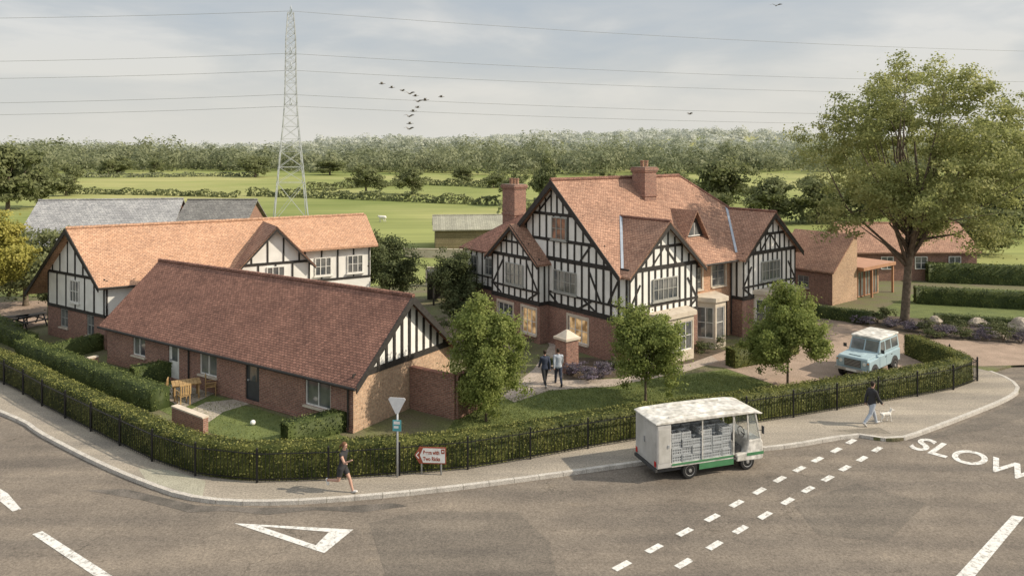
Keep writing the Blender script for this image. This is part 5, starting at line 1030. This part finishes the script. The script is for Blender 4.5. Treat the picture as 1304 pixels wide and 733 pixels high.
def animal(name,label,cat,loc,rz,s,m,wool=False):
    T=thing(name,label,cat,loc,rz); mb=MB(); b=mb.bone
    if wool: b((0,-.28,.56),(0,.26,.56),(.19,.19),(.18,.2)); b((0,.26,.58),(0,.45,.68),(.12,.12),(.08,.09)); b((0,.45,.68),(0,.6,.6),(.075,.07),(.045,.045)); nose=Vector((0,.63,.585)); hd=Vector((0,.48,.7)); b((0,-.42,.6),(0,-.48,.45),.04,.025)
    else: b((0,-.26,.5),(0,.05,.48),(.11,.115),(.12,.13)); b((0,.05,.48),(0,.28,.5),(.12,.13),(.12,.15)); b((0,.3,.54),(0,.43,.72),(.095,.1),(.075,.075)); b((0,.42,.74),(0,.5,.76),(.085,.085),(.075,.075)); b((0,.5,.745),(0,.66,.72),(.055,.05),(.035,.035)); nose=Vector((0,.69,.72)); hd=Vector((0,.46,.76)); b((0,-.36,.56),(0,-.44,.72),.035,.018)
    for sx in (-1,1):
        f=.07*sx
        b((sx*.08,.27,.46),(sx*.08,.27+f,.24),.065,.034); b((sx*.08,.27+f,.24),(sx*.08,.26+f*1.7,.04),.034,.026); b((sx*.08,.26+f*1.7,.03),(sx*.08,.31+f*1.7,.025),.03,.026)
        b((sx*.08,-.24,.46),(sx*.09,-.17-f,.31),.085,.055); b((sx*.09,-.17-f,.31),(sx*.08,-.31-f,.18),.05,.029); b((sx*.08,-.31-f,.18),(sx*.08,-.29-f,.04),.028,.024); b((sx*.08,-.29-f,.03),(sx*.08,-.24-f,.025),.03,.026)
    me=fuse(mb,.016); me.transform(Matrix.Scale(s,4)); me.materials.append(m); me.polygons.foreach_set('use_smooth',[True]*len(me.polygons)); o=bpy.data.objects.new('body',me); C.objects.link(o); o.parent=T
    for sx in (-1,1):
        q=MB(); q.tube([(hd+Vector((sx*.06,-.01,.05)))*s,(hd+Vector((sx*(.13 if wool else .09),-.03,.03 if wool else .13)))*s],[.035*s,.012*s],6); q.build('ear',m,T,smooth=True)
        q=MB(); e_=(hd+Vector((sx*.055,.07,.02)))*s; q.tube([e_,e_+Vector((sx*.012,.012,0))],[.014*s,.009*s],6); q.build('eye',M_black,T)
    q=MB(); q.tube([nose*s,(nose+Vector((0,.02,0)))*s],[.022*s,.014*s],6); q.build('nose',M_black,T)
    return T
M_fur=mat('white fur',(.75,.73,.68),(.63,.6,.55),scale=12,rough=.95)
dx,dy=15.65,31.0
animal('dog','small white dog on a lead trotting beside the man','dog',(dx,dy,.012),R(-80),.62,M_fur)
bpy.context.view_layer.update()
hnd=MANP.matrix_world@Vector(mh[0]); q=MB(); nk=Vector((dx+.1,dy+.03,.42)); q.tube([hnd,(hnd+nk)/2-Vector((0,0,.1)),nk],.007,5); o=q.build('dog_lead',M_black); tagp(o,'thin dark dog lead from the man to the white dog','lead')
x,y=G(487,283); animal('sheep','single white sheep standing in the meadow right of the pylon','sheep',(x,y,float(hz(x,y))),R(80),1.35,M_fur,True)
# ---------------------------------------------------------------- birds
b0=None; M_bird=mat('bird feathers',(.2,.19,.18))
bs=[(486,107),(497,111),(509,114),(519,118),(528,122),(540,127),(535,131),(562,124),(529,136),(526,142),(523,149),(519,157),(519,164),(991,6),(880,145)]
for i,(px,py) in enumerate(bs):
    Yb=62.; x=(px-CX)*Yb/F; z=H+(HY-py)*Yb/F
    if b0 is None:
        b0=thing('bird','dark goose shaped bird flying in the loose flock right of the pylon','bird',(x,Yb,z),0,'birds flying in the flock')
        mb=MB(); mb.tube([(-.26,0,0),(-.17,0,.01),(0,0,0),(.13,0,.0),(.22,0,.03),(.3,0,.03),(.34,0,.02)],[.008,.03,.05,.04,.016,.022,.005],8); mb.build('body',M_bird,b0,smooth=True)
        for s in (-1,1):
            mb=MB(); mb.slab([(.1,s*.03,.02),(.09,s*.28,.17),(-.02,s*.52,.1),(-.07,s*.27,.15),(-.07,s*.03,.02)],.01); mb.build('wing',M_bird,b0)
    else:
        r=dup(b0,(x,Yb+rng.uniform(-2,2),z),rng.uniform(.2,1.3),rng.uniform(.85,1.15))
        if i==13: r['label']='lone bird flying near the top edge right of centre'; r['group']='lone birds'
        if i==14: r['label']='lone bird flying above the hipped end of the main house roof'; r['group']='lone birds'
# ---------------------------------------------------------------- sky, sun, camera
w=bpy.data.worlds.new('World'); S.world=w; w.use_nodes=True; t=w.node_tree; L=t.links.new; bg=t.nodes['Background']; bg.inputs[1].default_value=.145
EL=R(36); az=Vector((1,-.12)).normalized()
sky=N(t,'ShaderNodeTexSky',sky_type='NISHITA',sun_disc=False,sun_elevation=EL); sky.sun_rotation=math.atan2(az.x,az.y); sky.dust_density=3; sky.air_density=1.0
tc=N(t,'ShaderNodeTexCoord'); sp=N(t,'ShaderNodeSeparateXYZ'); L(tc.outputs['Generated'],sp.inputs[0])
mp=N(t,'ShaderNodeMapping'); mp.inputs['Scale'].default_value=(2.6,2.6,9.5); mp.inputs['Location'].default_value=(1.3,.4,.2); L(tc.outputs['Generated'],mp.inputs[0])
cn2=N(t,'ShaderNodeTexNoise',Scale=1.25,Detail=8,Roughness=.52,Distortion=.25); L(mp.outputs[0],cn2.inputs['Vector']); cc=ramp(t,cn2.outputs[0],[(.38,(3.5,3.8,4.05)),(.5,(4.05,4.2,4.25)),(.63,(5.3,5.2,4.95))])
m1=N(t,'ShaderNodeMix',data_type='RGBA'); m1.inputs[0].default_value=.86; L(sky.outputs[0],m1.inputs[6]); L(cc.outputs[0],m1.inputs[7])
hr=N(t,'ShaderNodeMapRange'); L(sp.outputs[2],hr.inputs[0]); hr.inputs[1].default_value=-.01; hr.inputs[2].default_value=.14; hr.inputs[3].default_value=1; hr.inputs[4].default_value=0
m2=N(t,'ShaderNodeMix',data_type='RGBA'); L(hr.outputs[0],m2.inputs[0]); L(m1.outputs[2],m2.inputs[6]); m2.inputs[7].default_value=(5.2,5.05,4.6,1)
hi=N(t,'ShaderNodeMapRange'); L(sp.outputs[2],hi.inputs[0]); hi.inputs[1].default_value=.2; hi.inputs[2].default_value=.6; hi.inputs[3].default_value=1; hi.inputs[4].default_value=1.5
vm=N(t,'ShaderNodeVectorMath',operation='SCALE'); L(m2.outputs[2],vm.inputs[0]); L(hi.outputs[0],vm.inputs['Scale']); L(vm.outputs[0],bg.inputs[0])
sl_=bpy.data.lights.new('sun','SUN'); sl_.energy=5; sl_.angle=R(.8); sl_.color=(1,.88,.71); so=bpy.data.objects.new('sun',sl_); C.objects.link(so)
dvec=-Vector((az.x*math.cos(EL),az.y*math.cos(EL),math.sin(EL))); so.rotation_euler=dvec.to_track_quat('-Z','Y').to_euler(); so.location=(40,20,40)
cam=bpy.data.cameras.new('camera'); co=bpy.data.objects.new('camera',cam); C.objects.link(co); co.location=(0,0,H); co.rotation_euler=(R(90),0,0); cam.sensor_width=36; cam.lens=36*F/1304; cam.shift_y=-(366.5-HY)/1304; cam.clip_end=6000; S.camera=co
S.view_settings.view_transform='Standard'; S.view_settings.look='None'; S.view_settings.exposure=0
